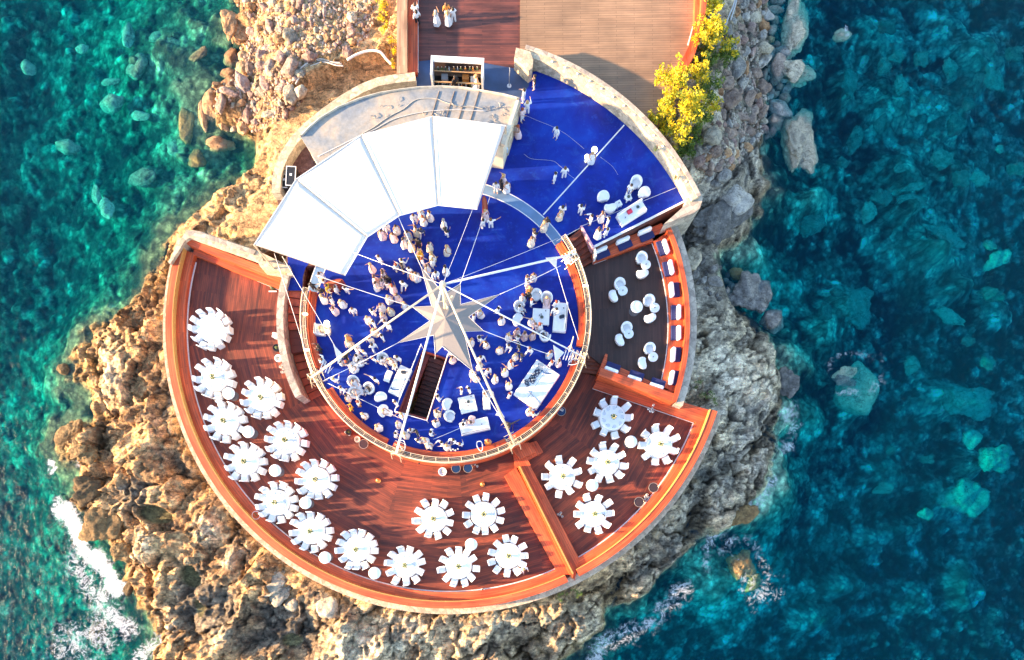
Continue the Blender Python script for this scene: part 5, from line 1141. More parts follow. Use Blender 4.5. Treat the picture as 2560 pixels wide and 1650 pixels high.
# telescope and stands by the booms
for x,y,a,lab in ((1428,862,75,'brass telescope on a tripod by the south east boom foot'),(1283,1058,25,'black telescope on a tripod by the south railing')):
    p=W(x,y,ZB+1.2); r=empty('telescope',(p.x,p.y,ZBX),R(a),lab,'telescope','telescopes on the deck')
    MB().path([(-.5,0,1.25),(.55,0,1.4)],.06,10,.035).build('tube',METAL if x>1400 else BLACK,r)
    for t in (0,120,240): MB().tube((0,0,1.25),(math.cos(R(t))*.4,math.sin(R(t))*.4,0),.022).build('tripod_leg',METAL if x>1400 else BLACK,r)
for x,y,lab in ((1421,892,'white open framed stand at the south east boom foot'),(815,920,'white open framed stand at the west boom foot'),(1425,900,'')):
    if not lab: continue
    p=W(x,y,ZB+.5); r=empty('folding_stand',(p.x,p.y,ZBX),R(-20),lab,'stand','folding stands at the boom feet')
    for k in range(4): MB().box((-.3+.2*k,0,.62),(.07,.7,.03)).build('slat',WHITE,r)
    for sx in (-1,1): MB().tube((sx*.3,-.3,.6),(sx*.3,.3,0),.02).build('leg',WHITE,r)
for x,y,lab in ((1437,905,'large white hoop stand at the south east railing'),(1199,1112,'large white hoop stand at the south railing'),(1006,1110,'white hoop stand at the foot of the south west boom')):
    p=W(x,y,ZB+.6); r=empty('hoop_stand',(p.x,p.y,ZBX),R(-75 if x<1300 else 200),lab,'stand','white hoop stands at the railing')
    MB().path([(.0+.36*math.cos(t)*(1+.35*math.cos(t)),.2*math.sin(t),.75) for t in np.linspace(0,2*math.pi,22,endpoint=False)],.03,6,closed=True).build('hoop',WHITE,r); MB().tube((.48,0,.75),(.48,0,0),.025).build('leg',WHITE,r)
for k,(x,y) in enumerate(((1128,1126),(1133,1124),(1139,1126),(1145,1123),(1079,1122))):
    p=W(x,y,ZB+.5); b_=empty('bottle',(p.x,p.y,ZB+.424),0,'white bottle on the south rim bench, %s from the east'%['fourth','third','second','first','fifth'][k],'bottle','bottles on the rim bench'); MB().lathe([(0,0),(.06,0),(.065,.2),(.02,.27),(.02,.33)],n=10).build('glass_body',CREAM,b_); MB().lathe([(.024,.32),(.024,.36),(0,.36)],n=8).build('cap',WHITE,b_)
# ---------------------------------------------------------------- people
SKINS=[plain('skin_light',(.55,.33,.24),.6,var=.05),plain('skin_tan',(.42,.22,.13),.6,var=.05)]
HAIRS={'dark':plain('hair_dark',(.025,.014,.01),.5),'brown':plain('hair_brown',(.11,.05,.025),.5),'blond':plain('hair_blond',(.5,.31,.13),.5),'red':plain('hair_red',(.30,.05,.015),.5),'grey':plain('hair_grey',(.35,.33,.31),.5)}
CL={'white':clothm('white_clothes',(.82,.80,.80)),'cream':clothm('cream_clothes',(.78,.70,.55)),'pale pink':clothm('pink_clothes',(.78,.58,.58)),'black':clothm('black_clothes',(.02,.02,.025)),'yellow':clothm('yellow_clothes',(.75,.42,.03)),'orange':clothm('orange_clothes',(.7,.28,.06)),'pale blue':clothm('blue_clothes',(.45,.58,.72)),'dark blue':clothm('navy_clothes',(.02,.04,.12))}
def skinmesh(name,verts,edges,radii,root,sub=1):
    me=bpy.data.meshes.new(name+'_cage'); me.from_pydata(verts,edges,[]); ob=bpy.data.objects.new(name+'_cage',me); COL.objects.link(ob)
    md=ob.modifiers.new('s','SKIN'); md.use_smooth_shade=True
    sv=me.skin_vertices[0].data
    for i,r_ in enumerate(radii): sv[i].radius=(r_ if isinstance(r_,tuple) else (r_,r_)); sv[i].use_root=(i==root)
    if sub: m2=ob.modifiers.new('u','SUBSURF'); m2.levels=sub; m2.render_levels=sub
    dg=bpy.context.evaluated_depsgraph_get(); ev=ob.evaluated_get(dg); out=bpy.data.meshes.new_from_object(ev); out.name=name
    bpy.data.objects.remove(ob); return out
# poses: joint positions, figure faces -y, height 1.72
def pose(kind):
    P={'pel':(0,0,.95),'wai':(0,0,1.08),'che':(0,-.01,1.30),'nec':(0,0,1.46),'hea':(0,-.02,1.56),'top':(0,-.01,1.66),
       'nose':(0,-.115,1.565)}
    for s,n in ((-1,'r'),(1,'l')):
        P['sh'+n]=(s*.175,0,1.39); P['el'+n]=(s*.25,.02,1.12); P['wr'+n]=(s*.27,-.06,.88); P['hip'+n]=(s*.09,0,.90); P['kn'+n]=(s*.11,-.02,.50); P['an'+n]=(s*.12,.02,.09); P['to'+n]=(s*.13,-.15,.04)
    if kind=='drink': P['elr']=(-.24,-.05,1.13); P['wrr']=(-.14,-.27,1.22)
    if kind=='talk': P['elr']=(-.30,-.10,1.15); P['wrr']=(-.28,-.36,1.25); P['ell']=(.22,-.04,1.13); P['wrl']=(.08,-.25,1.12)
    if kind=='wave': P['elr']=(-.40,-.02,1.45); P['wrr']=(-.62,-.08,1.58)
    if kind=='walk': P['knr']=(-.10,-.20,.52); P['anr']=(-.11,-.30,.11); P['tor']=(-.11,-.47,.07); P['knl']=(.10,.06,.50); P['anl']=(.11,.30,.14); P['tol']=(.11,.18,.04); P['wrr']=(-.26,.12,.90); P['wrl']=(.27,-.20,.92)
    if kind=='sit':
        for k_ in list(P):
            x,y,z=P[k_]
            if k_[:2] not in ('kn','an','to') or k_=='top': P[k_]=(x,y,z-.42)
        for s,n in ((-1,'r'),(1,'l')): P['kn'+n]=(s*.13,-.43,.50); P['an'+n]=(s*.13,-.45,.09); P['to'+n]=(s*.14,-.62,.04); P['el'+n]=(s*.25,-.08,.72); P['wr'+n]=(s*.14,-.32,.62)
    return P
RAD={'pel':(.155,.115),'wai':(.135,.095),'che':(.165,.11),'nec':(.055,.055),'hea':(.085,.10),'top':(.065,.075),'nose':.02,'sh':.062,'el':.042,'wr':.027,'hip':.085,'kn':.058,'an':.04,'to':.035}
def rad(k): return RAD.get(k,RAD.get(k[:-1],.04))
BONES=[('pel','wai'),('wai','che'),('che','nec'),('nec','hea'),('hea','top'),('hea','nose')]+[b for n in 'rl' for b in (('che','sh'+n),('sh'+n,'el'+n),('el'+n,'wr'+n),('pel','hip'+n),('hip'+n,'kn'+n),('kn'+n,'an'+n),('an'+n,'to'+n))]
def sub_skin(name,P,bones,scale,extra=None,sub=1,root=None,trim={}):
    ks=[];[ks.append(k) for b_ in bones for k in b_ if k not in ks]
    vs=[P[k] for k in ks]; rr=[]
    for k in ks:
        q=rad(k); q=q if isinstance(q,tuple) else (q,q); f=trim.get(k,scale); rr.append((q[0]*f,q[1]*f))
    es=[(ks.index(a),ks.index(b_)) for a,b_ in bones]
    if extra: vs,es,rr=extra(vs,es,rr,ks)
    return skinmesh(name,vs,es,rr,ks.index(root) if root else 0,sub)
def hands(P):
    def f(vs,es,rr,ks):
        for n,s in (('r',-1),('l',1)):
            w=Vector(P['wr'+n]); d=(w-Vector(P['el'+n])).normalized(); u=d.cross(Vector((s,0,.01))).normalized() if abs(d.x)<.9 else Vector((0,-1,0)); sd=d.cross(u).normalized()
            i0=ks.index('wr'+n); palm=w+d*.085; vs.append(tuple(palm)); rr.append((.038,.018)); ip=len(vs)-1; es.append((i0,ip))
            for j,(o_,l_) in enumerate(((-.03,.065),(-.01,.078),(.01,.072),(.03,.055))):
                a=palm+d*.025+u*o_; b_=a+d*l_*.55+sd*.006; c_=b_+d*l_*.45+sd*.02
                vs+= [tuple(a),tuple(b_),tuple(c_)]; rr+=[(.0095,.0095),(.0085,.0085),(.0075,.0075)]; es+=[(ip,len(vs)-3),(len(vs)-3,len(vs)-2),(len(vs)-2,len(vs)-1)]
            t=w+d*.03+u*-.038; t2=t+d*.045-u*.016; vs+=[tuple(t),tuple(t2)]; rr+=[(.012,.012),(.009,.009)]; es+=[(i0,len(vs)-2),(len(vs)-2,len(vs)-1)]
        return vs,es,rr
    return f
BODY={};SHIRT={};TROU={};DRESS={};HAIR={};HAIRL={}
for kd in ('stand','drink','talk','wave','walk','sit'):
    P=pose(kd); BODY[kd]=sub_skin('body_'+kd,P,BONES,1.0,hands(P),1,'pel')
    up=[('pel','wai'),('wai','che'),('che','nec')]+[b for n in 'rl' for b in (('che','sh'+n),('sh'+n,'el'+n))]+([b for n in 'rl' for b in (('el'+n,'wr'+n),)] if kd in('stand','talk','drink','walk') else [])
    SHIRT[kd]=sub_skin('shirt_'+kd,P,up,1.24,None,1,'pel',{'nec':1.15,'wrr':1.5,'wrl':1.5,'elr':1.45,'ell':1.45})
    TROU[kd]=sub_skin('trousers_'+kd,P,[('wai','pel')]+[b for n in 'rl' for b in (('pel','hip'+n),('hip'+n,'kn'+n),('kn'+n,'an'+n))],1.2,None,1,'pel',{'anr':1.7,'anl':1.7,'wai':1.1,'knr':1.35,'knl':1.35})
    # dress: torso skin plus flaring skirt
    z0=P['wai'][2]; mb=MB(); vs=[];fs=[];n=20
    if kd=='sit': rings=[((0,0,z0+.02),.15,.11),((0,-.05,.58),.22,.19),((0,-.25,.56),.25,.22),((0,-.45,.50),.26,.17),((0,-.52,.2),.27,.14)]
    else: rings=[((0,0,z0+.03),.145,.105),((0,0,.92),.20,.16),((0,.0,.6),.27,.24),((0,.02,.3),.29,.26),((0,.03,.22),.30,.27)]
    for (c_,a,b_) in rings:
        for i in range(n): t=2*math.pi*i/n; w_=1+.06*math.sin(5*t)*(a>.22); vs.append((c_[0]+a*w_*math.cos(t),c_[1]+b_*w_*math.sin(t),c_[2]))
    for k in range(len(rings)-1):
        for i in range(n): j=(i+1)%n; fs.append((k*n+i,k*n+j,k*n+n+j,k*n+n+i))
    fs.append(tuple(range(n)))
    dm=bpy.data.meshes.new('dress_'+kd); bm=bmesh.new(); tp=sub_skin('top',P,[('pel','wai'),('wai','che'),('che','nec')]+[('che','sh'+n_) for n_ in 'rl'],1.2,None,1,'pel',{'nec':1.0}); bm.from_mesh(tp); m_=bpy.data.meshes.new('t'); m_.from_pydata(vs,[],fs); bm.from_mesh(m_)
    bmesh.ops.recalc_face_normals(bm,faces=bm.faces[:]); bm.to_mesh(dm); bm.free(); dm.polygons.foreach_set('use_smooth',[True]*len(dm.polygons)); DRESS[kd]=dm
    h=P['hea']; t_=P['top']
    for dct,long_ in ((HAIR,0),(HAIRL,1)):
        mb=MB(); vs=[];fs=[];n=14; C_=Vector((h[0],h[1]+.018,h[2]+.035)); RW=9
        for i in range(RW):
            ph=math.pi*(.0+.62*i/(RW-1)); 
            for k in range(n):
                t=2*math.pi*k/n; back=max(0,math.sin(t)); f=1+.05*math.sin(k*2.3+i)
                dn=(.0 if back<.1 else back*(.06+.20*long_))*max(0,(i-4)/4)
                fr=.55 if (math.sin(t)<-.35 and i>5) else 1
                vs.append((C_.x+.112*math.sin(ph)*math.cos(t)*f,C_.y+.125*math.sin(ph)*math.sin(t)*f*fr,C_.z+.125*math.cos(ph)-dn))
        for i in range(RW-1):
            for k in range(n): j=(k+1)%n; fs.append((i*n+k,i*n+j,i*n+n+j,i*n+n+k))
        me=bpy.data.meshes.new('hair_'+kd); me.from_pydata(vs,[],fs); me.polygons.foreach_set('use_smooth',[True]*len(fs)); dct[kd]=me
FACE={}
for kd in BODY:
    P=pose(kd); h=Vector(P['hea']); mb=MB()
    for s in (-1,1):
        mb.lathe([(0,.008),(.011,.003),(.011,-.003),(0,-.008)],h+Vector((s*.034,-.098,.012)),8)
        mb.box(h+Vector((s*.034,-.101,.035)),(.035,.008,.006)); mb.box(h+Vector((s*.088,.0,0)),(.014,.03,.05))
    mb.box(h+Vector((0,-.095,-.048)),(.045,.012,.01)); o=mb.build('eyes_and_mouth',plain('face_feature',(.12,.05,.04))); FACE[kd]=o.data; bpy.data.objects.remove(o)
MESHC={}
def meshmat(me,mat):
    k=(me.name,mat.name)
    if k not in MESHC: c=me.copy(); c.materials.clear(); c.materials.append(mat); MESHC[k]=c
    return MESHC[k]
PEOPLE=[]
def person(px,py,rot,kd,outfit,hair,zf=ZB,top='white',bot='white',long_=None,where=None):
    zt=zf+(.85 if kd!='sit' else .75)
    p=W(px,py,zt); rr=random.Random(int(px*31+py*7)); s=rr.uniform(.95,1.06)
    b_=bpy.data.objects.new('person',meshmat(BODY[kd],SKINS[rr.random()<.45])); COL.objects.link(b_); b_.location=(p.x,p.y,zf+.012); b_.rotation_euler=(0,0,R(rot)); b_.scale=(s*.95,s*.95,s*.80)
    def kid(n,me,mat): o=bpy.data.objects.new(n,meshmat(me,mat)); COL.objects.link(o); o.parent=b_
    if long_ is None: long_=outfit=='dress'
    kid('hair',(HAIRL if long_ else HAIR)[kd],HAIRS[hair])
    if outfit=='dress': kid('dress',DRESS[kd],CL[top])
    else: kid('shirt',SHIRT[kd],CL[top]); kid('trousers',TROU[kd],CL[bot])
    kid('face',FACE[kd],MATS['face_feature'])
    desc='in %s dress'%('a '+top if top!='orange' else 'an orange') if outfit=='dress' else ('%s top, %s trousers'%(top,bot) if top!=bot else 'all in %s'%top)
    PEOPLE.append((b_,px,py,zf,desc,hair,kd,where)); return b_
W_,B_='white','black'
RAW="""801,690,d,dark;811,705,s,brown,pale pink;780,714,s,dark,black,black;820,720,s,dark,yellow,white;801,726,s,dark,black,black;806,744,d,blond;840,722,s,dark;864,723,s,dark;829,750,s,brown;854,757,d,blond;834,773,d,brown,pale pink;882,776,s,brown;953,767,d,brown;931,779,s,dark;956,789,d,blond,pale pink;975,776,d,blond,cream;971,746,d,blond;993,742,d,brown,pale pink;1011,761,d,blond;919,797,d,blond;934,808,s,brown;963,807,s,brown,white;971,816,s,blond;936,829,d,blond,cream;955,842,s,dark;925,850,s,red,cream;932,866,s,dark;868,844,d,blond,orange;872,858,d,blond,cream;893,869,s,brown;937,697,d,brown,pale pink;940,712,d,dark;958,688,d,brown,pale pink;956,706,s,dark,pale pink;969,696,s,dark,black,black;968,712,s,dark,pale pink;981,718,d,red,pale pink;1008,711,s,dark;1032,686,d,brown;798,871,s,dark,black,black;
967,568,s,brown;954,584,d,brown,pale pink;990,571,d,dark;983,591,d,brown,pale pink;1034,544,s,brown;1052,531,d,grey,pale blue;1057,548,d,red;1073,536,d,brown;1039,574,d,brown,cream;1053,578,s,dark,dark blue,white;1109,556,d,grey;1115,578,s,dark,black,white;1019,587,d,dark,pale blue;1009,604,d,dark;1027,612,d,blond,cream;1045,606,s,dark,black,black;1073,614,d,dark,cream;1117,623,d,blond,cream;1048,632,d,blond,yellow;1056,653,s,red,pale pink;1080,639,d,blond,cream;1082,656,s,blond;1067,671,d,brown;1090,687,s,dark;1113,673,d,dark;948,647,s,brown;927,666,d,blond,pale pink;957,682,s,brown,pale pink;991,667,s,red;1005,655,s,dark;1005,668,s,dark,black,cream;1023,675,s,dark;1041,690,d,brown;
1240,465,s,brown;1258,447,d,blond,pale pink;1267,465,d,brown;1253,459,s,dark,black,black;1213,535,d,blond,pale pink;1208,556,s,dark;1227,556,s,brown;1388,441,s,dark;1412,429,s,brown;1400,536,d,blond,cream;1406,525,s,dark;1360,562,d,blond,cream;1367,553,s,dark,black,white;1336,582,s,dark,black,white;1329,602,d,brown,cream;1452,522,s,dark;1478,546,s,dark;1505,538,d,brown;1521,552,s,dark;1497,580,d,dark;1517,579,s,dark;
1334,690,d,brown;1317,697,s,brown,cream;1319,709,s,dark;1324,724,d,blond,orange;1307,742,d,red;1320,738,s,dark,black,black;1329,754,s,red;1390,759,s,red;1390,778,s,dark;1329,802,d,blond;1338,814,s,brown,pale pink;1349,814,d,red;1293,827,d,red,pale pink;1272,840,d,blond;1295,845,s,dark;1312,837,d,brown,pale pink;1332,837,d,brown,pale pink;1246,775,s,dark;1254,797,d,brown;1185,792,s,brown;1201,782,d,blond;1178,853,d,blond;1199,848,s,dark;1215,859,d,brown;1249,873,d,blond;1272,867,s,brown;1297,866,s,dark,black,white;1324,875,s,brown;1289,889,d,blond;1304,892,s,brown,dark blue,pale pink;1375,884,d,brown,pale blue;1379,908,s,red;1397,904,d,dark;1277,908,d,red;1262,928,d,blond;1202,897,s,dark;1220,928,s,brown;1238,945,d,blond;1272,962,d,blond;1275,987,s,red;1199,913,d,blond,cream;1182,932,d,blond;1190,944,d,brown,cream;1172,974,s,dark;1154,976,s,brown;1324,1026,d,blond;1332,1034,s,red,cream;1271,1062,s,dark,black,white;
807,902,s,brown,pale blue,pale blue;866,890,s,dark,black,black;910,882,s,blond;933,897,s,red;994,896,s,dark;979,902,d,blond;988,917,s,blond,cream;893,893,s,dark;868,908,s,red,dark blue,white;884,919,d,brown;836,950,s,blond;854,972,s,brown;868,992,d,dark;989,1007,s,brown;939,950,s,dark;897,1007,s,red,cream,orange;877,1018,s,red,yellow,orange;908,1037,d,blond;
1095,994,s,dark;1092,1031,d,brown,cream;1089,1055,d,brown;994,1060,d,blond;990,1085,s,dark;1027,1076,s,brown;1012,1086,d,blond;1043,1082,s,dark,black,white;1078,1082,s,dark;1045,1102,s,brown;1062,1100,d,blond;1071,1112,d,grey;1104,1108,s,dark;1117,1116,d,blond;1134,1102,s,dark;1150,1111,s,brown;1220,1103,d,red,orange;1004,1037,d,blond;944,1067,d,blond;1113,861,s,red,cream;1126,876,s,red,pale pink;1139,862,d,brown;1126,846,d,dark;1131,897,d,brown,pale pink;1147,886,d,red;
1336,202,s,dark,black,pale pink;1310,236,s,dark;1318,266,s,blond;1306,284,s,red,pale pink;1295,326,d,red,pale pink;1391,328,s,dark;1480,392,d,blond;1261,374,s,dark,pale blue,dark blue;1038,24,s,brown;1042,42,s,dark,white,black;1116,22,s,brown,orange,white;1119,40,d,blond;1133,34,s,dark,white,white;1090,40,d,grey;1138,204,s,dark,black,black;1190,200,d,blond"""
pk=['stand','drink','talk','stand','walk','drink','talk','wave']
rp_=random.Random(21)
for rec in RAW.replace('\n','').split(';'):
    f=rec.split(','); 
    if len(f)<4: continue
    x,y=float(f[0]),float(f[1]); top=f[4] if len(f)>4 else 'white'; bot=f[5] if len(f)>5 else 'white'
    zf=2.02 if y<70 else ZB
    person(x,y,rp_.uniform(0,360) if y>60 else 180+rp_.uniform(-30,30),rp_.choice(pk[:7]) if rp_.random()<.9 else 'wave','dress' if f[2]=='d' else 's',f[3],zf,top,bot)
for x,y,rot,hair,o_,top in ((1578,466,-20,'dark','s','white'),(1367,747,0,'blond','dress','pale pink'),(1299,767,60,'dark','s','white'),(1358,838,150,'dark','s','dark blue'),(957,897,40,'dark','s','white'),(897,902,100,'dark','s','white'),(883,953,40,'brown','dress','white'),(885,981,110,'grey','dress','white'),(921,971,-60,'dark','s','black'),(958,1027,80,'blond','dress','white'),(851,906,100,'dark','s','white'),(1158,1062,165,'dark','s','white'),(1177,1056,170,'brown','dress','pale pink'),(1212,985,100,'brown','dress','white'),(800,822,90,'blond','dress','cream')):
    person(x,y,rot,'sit',o_,hair,ZB,top,'white')
person(1309,1422,20,'walk','s','blond',0,'white','white',where='at the last banquet table before the divided bench'); person(1424,645,30,'stand','dress','dark',ZB,'white')
LMK=[('west canopy post',(812,700)),('small west sofa',(800,822)),('west boom foot',(790,940)),('stairwell top',(1085,880)),('stairwell foot',(1030,1055)),('narrow low table',(968,940)),('middle canopy seam',(998,560)),('fourth canopy seam',(1096,530)),('second canopy seam',(935,640)),('west star point',(1000,760)),('upper star point',(1055,660)),('east canopy end',(1230,520)),('step parapet',(1475,590)),('fan sofa',(1580,530)),('east square table',(1353,792)),('east star point',(1240,760)),('right star point',(1215,860)),('huge daybed',(1343,960)),('south boom',(1215,940)),('south daybed',(1186,1065)),('south square table',(1169,1010)),('hoop stand',(1199,1112)),('stairwell boom foot',(1000,1120)),('chair ring',(900,970)),('golden boom',(930,840)),('white boom foot',(1410,650)),('glowing fan lamp',(1480,385)),('stone pier',(1315,160)),('building corner',(1290,260)),('deck bench',(1040,40)),('bar kiosk',(1146,200)),('terrace end',(1309,1422)),('fan centre',(1395,440)),('south boom foot',(1287,1090)),('slim boom foot',(1400,890))]
grp={}
for t in PEOPLE:
    L_=min(LMK,key=lambda l:(l[1][0]-t[1])**2+(l[1][1]-t[2])**2); grp.setdefault(L_[0],[]).append((math.dist(L_[1],(t[1],t[2])),t))
OR=['closest to','second closest to','third closest to','fourth closest to','fifth closest to','sixth closest to','seventh closest to','eighth closest to','ninth closest to','tenth closest to','eleventh closest to','twelfth closest to','thirteenth closest to','fourteenth closest to','fifteenth closest to','sixteenth closest to','seventeenth closest to','eighteenth closest to','nineteenth closest to','twentieth closest to']
for L_,lst in grp.items():
    lst.sort(key=lambda q:q[0])
    for i,(d_,t) in enumerate(lst):
        o=t[0]; o['label']='%s haired %sguest %s, %s the %s'%(t[5],'seated ' if t[6]=='sit' else '',t[4],OR[min(i,19)],L_); o['category']='person'; o['group']='guests dressed mostly in white'
# ---------------------------------------------------------------- boulders
def rockmat(n,a,b_,c_):
    m=newmat(n); b=bsdf(m); o=geo(m); oi=nn(m,'ShaderNodeObjectInfo')
    n1=noise(m,2.2,7,o,.7); n2=noise(m,9,4,o,.7)
    k=mathn(m,'ADD',mathn(m,'MULTIPLY',n1,.75),mathn(m,'MULTIPLY',oi.outputs['Random'],.25))
    c=ramp(m,k,[(.3,a),(.52,b_),(.75,c_)]); c=mixc(m,1.0,c,ramp(m,n2,[(.3,(.7,.7,.7)),(.7,(1.25,1.25,1.25))]),'MULTIPLY')
    c,fi=fissures(m,c,o,.8,.9,(.3,.28,.26)); lk(m,c,b.inputs['Base Color']); b.inputs['Roughness'].default_value=.85; bump(m,mathn(m,'ADD',mathn(m,'ADD',n1,mathn(m,'MULTIPLY',n2,.4)),mathn(m,'MULTIPLY',fi,.25)),.8,.15); return m
RM={'tan':rockmat('rock_tan',(.22,.11,.05),(.46,.26,.13),(.72,.48,.27)),'rose':rockmat('rock_rose',(.20,.12,.10),(.36,.24,.2),(.55,.42,.36)),'ochre':rockmat('rock_ochre',(.05,.035,.018),(.22,.13,.05),(.50,.34,.15)),
 'grey':rockmat('rock_grey',(.18,.17,.16),(.36,.34,.31),(.62,.57,.49)),'pale':rockmat('rock_pale',(.16,.16,.14),(.44,.38,.28),(.72,.62,.45)),'brown':rockmat('rock_brown',(.18,.12,.09),(.34,.25,.20),(.52,.41,.33)),'dark':rockmat('rock_dark',(.05,.048,.045),(.17,.16,.15),(.45,.42,.37)),'algae':rockmat('rock_algae',(.03,.04,.015),(.16,.14,.05),(.32,.27,.12))}
RM['bed']=rockmat('rock_submerged',(.08,.13,.10),(.26,.34,.25),(.55,.66,.48))
rb=np.random.default_rng(4)
def rockmesh(name,sub,npl,rough,seed):
    rg=np.random.default_rng(seed); bm=bmesh.new(); bmesh.ops.create_icosphere(bm,subdivisions=sub,radius=1.0)
    N=rg.normal(size=(npl,3)); N/=np.linalg.norm(N,axis=1)[:,None]; D=rg.uniform(.62,.95,npl)
    for v in bm.verts:
        d=np.array(v.co)/np.linalg.norm(v.co); dt=N@d; q=np.where(dt>.05,D/np.maximum(dt,.05),9.0); r_=-np.log(np.exp(-q*14).sum()+math.exp(-14*1.05))/14
        v.co=Vector(d*r_)
    co=np.array([v.co for v in bm.verts]); 
    nz=(fbm(co[:,0]+seed,co[:,1]+co[:,2]*1.3,.55,4,.55,seed=seed)-.5)+(fbm(co[:,2]+seed*2,co[:,1]-co[:,0],.55,4,.55,seed=seed+3)-.5)
    for v,k in zip(bm.verts,nz): v.co*=1+rough*k
    me=bpy.data.meshes.new(name); bm.to_mesh(me); bm.free(); me.polygons.foreach_set('use_smooth',[True]*len(me.polygons)); return me
ROCKS=[rockmesh('boulder',4,9+k%6,.30+.05*(k%4),50+k) for k in range(10)]; CRAG=[rockmesh('crag',5,10,.75,80+k) for k in range(5)]; SMALL=[rockmesh('stone',2,9,.15,90+k) for k in range(6)]
PL=[]
def boulder(px,py,rx,ry,rot,mt,label,group=None,zk=.75,sink=.35,pool=ROCKS,zg=None):
    z=max(ground_z(px,py),SEA-.5) if zg is None else zg
    s=(HC-z)/FP; a,b_=rx*s*1.12,ry*s*1.12; h=min(a,b_)*zk; p=W(px,py,z+h*.3)
    i=int(px*7+py*3)%len(pool); k=(pool[i].name,mt)
    if k not in MESHC: c=pool[i].copy(); c.materials.append(RM[mt]); MESHC[k]=c
    o=bpy.data.objects.new('boulder' if pool is not SMALL else 'stone',MESHC[k]); COL.objects.link(o)
    o.location=(p.x,p.y,z+h*(1-2*sink)*.45); o.scale=(a,b_,h); o.rotation_euler=(rb.uniform(-.15,.15),rb.uniform(-.15,.15),R(rot)); PL.append((px,py,max(rx,ry)*.8+min(rx,ry)*.2,a*b_))
    tag(o,label,'rock',group); return o
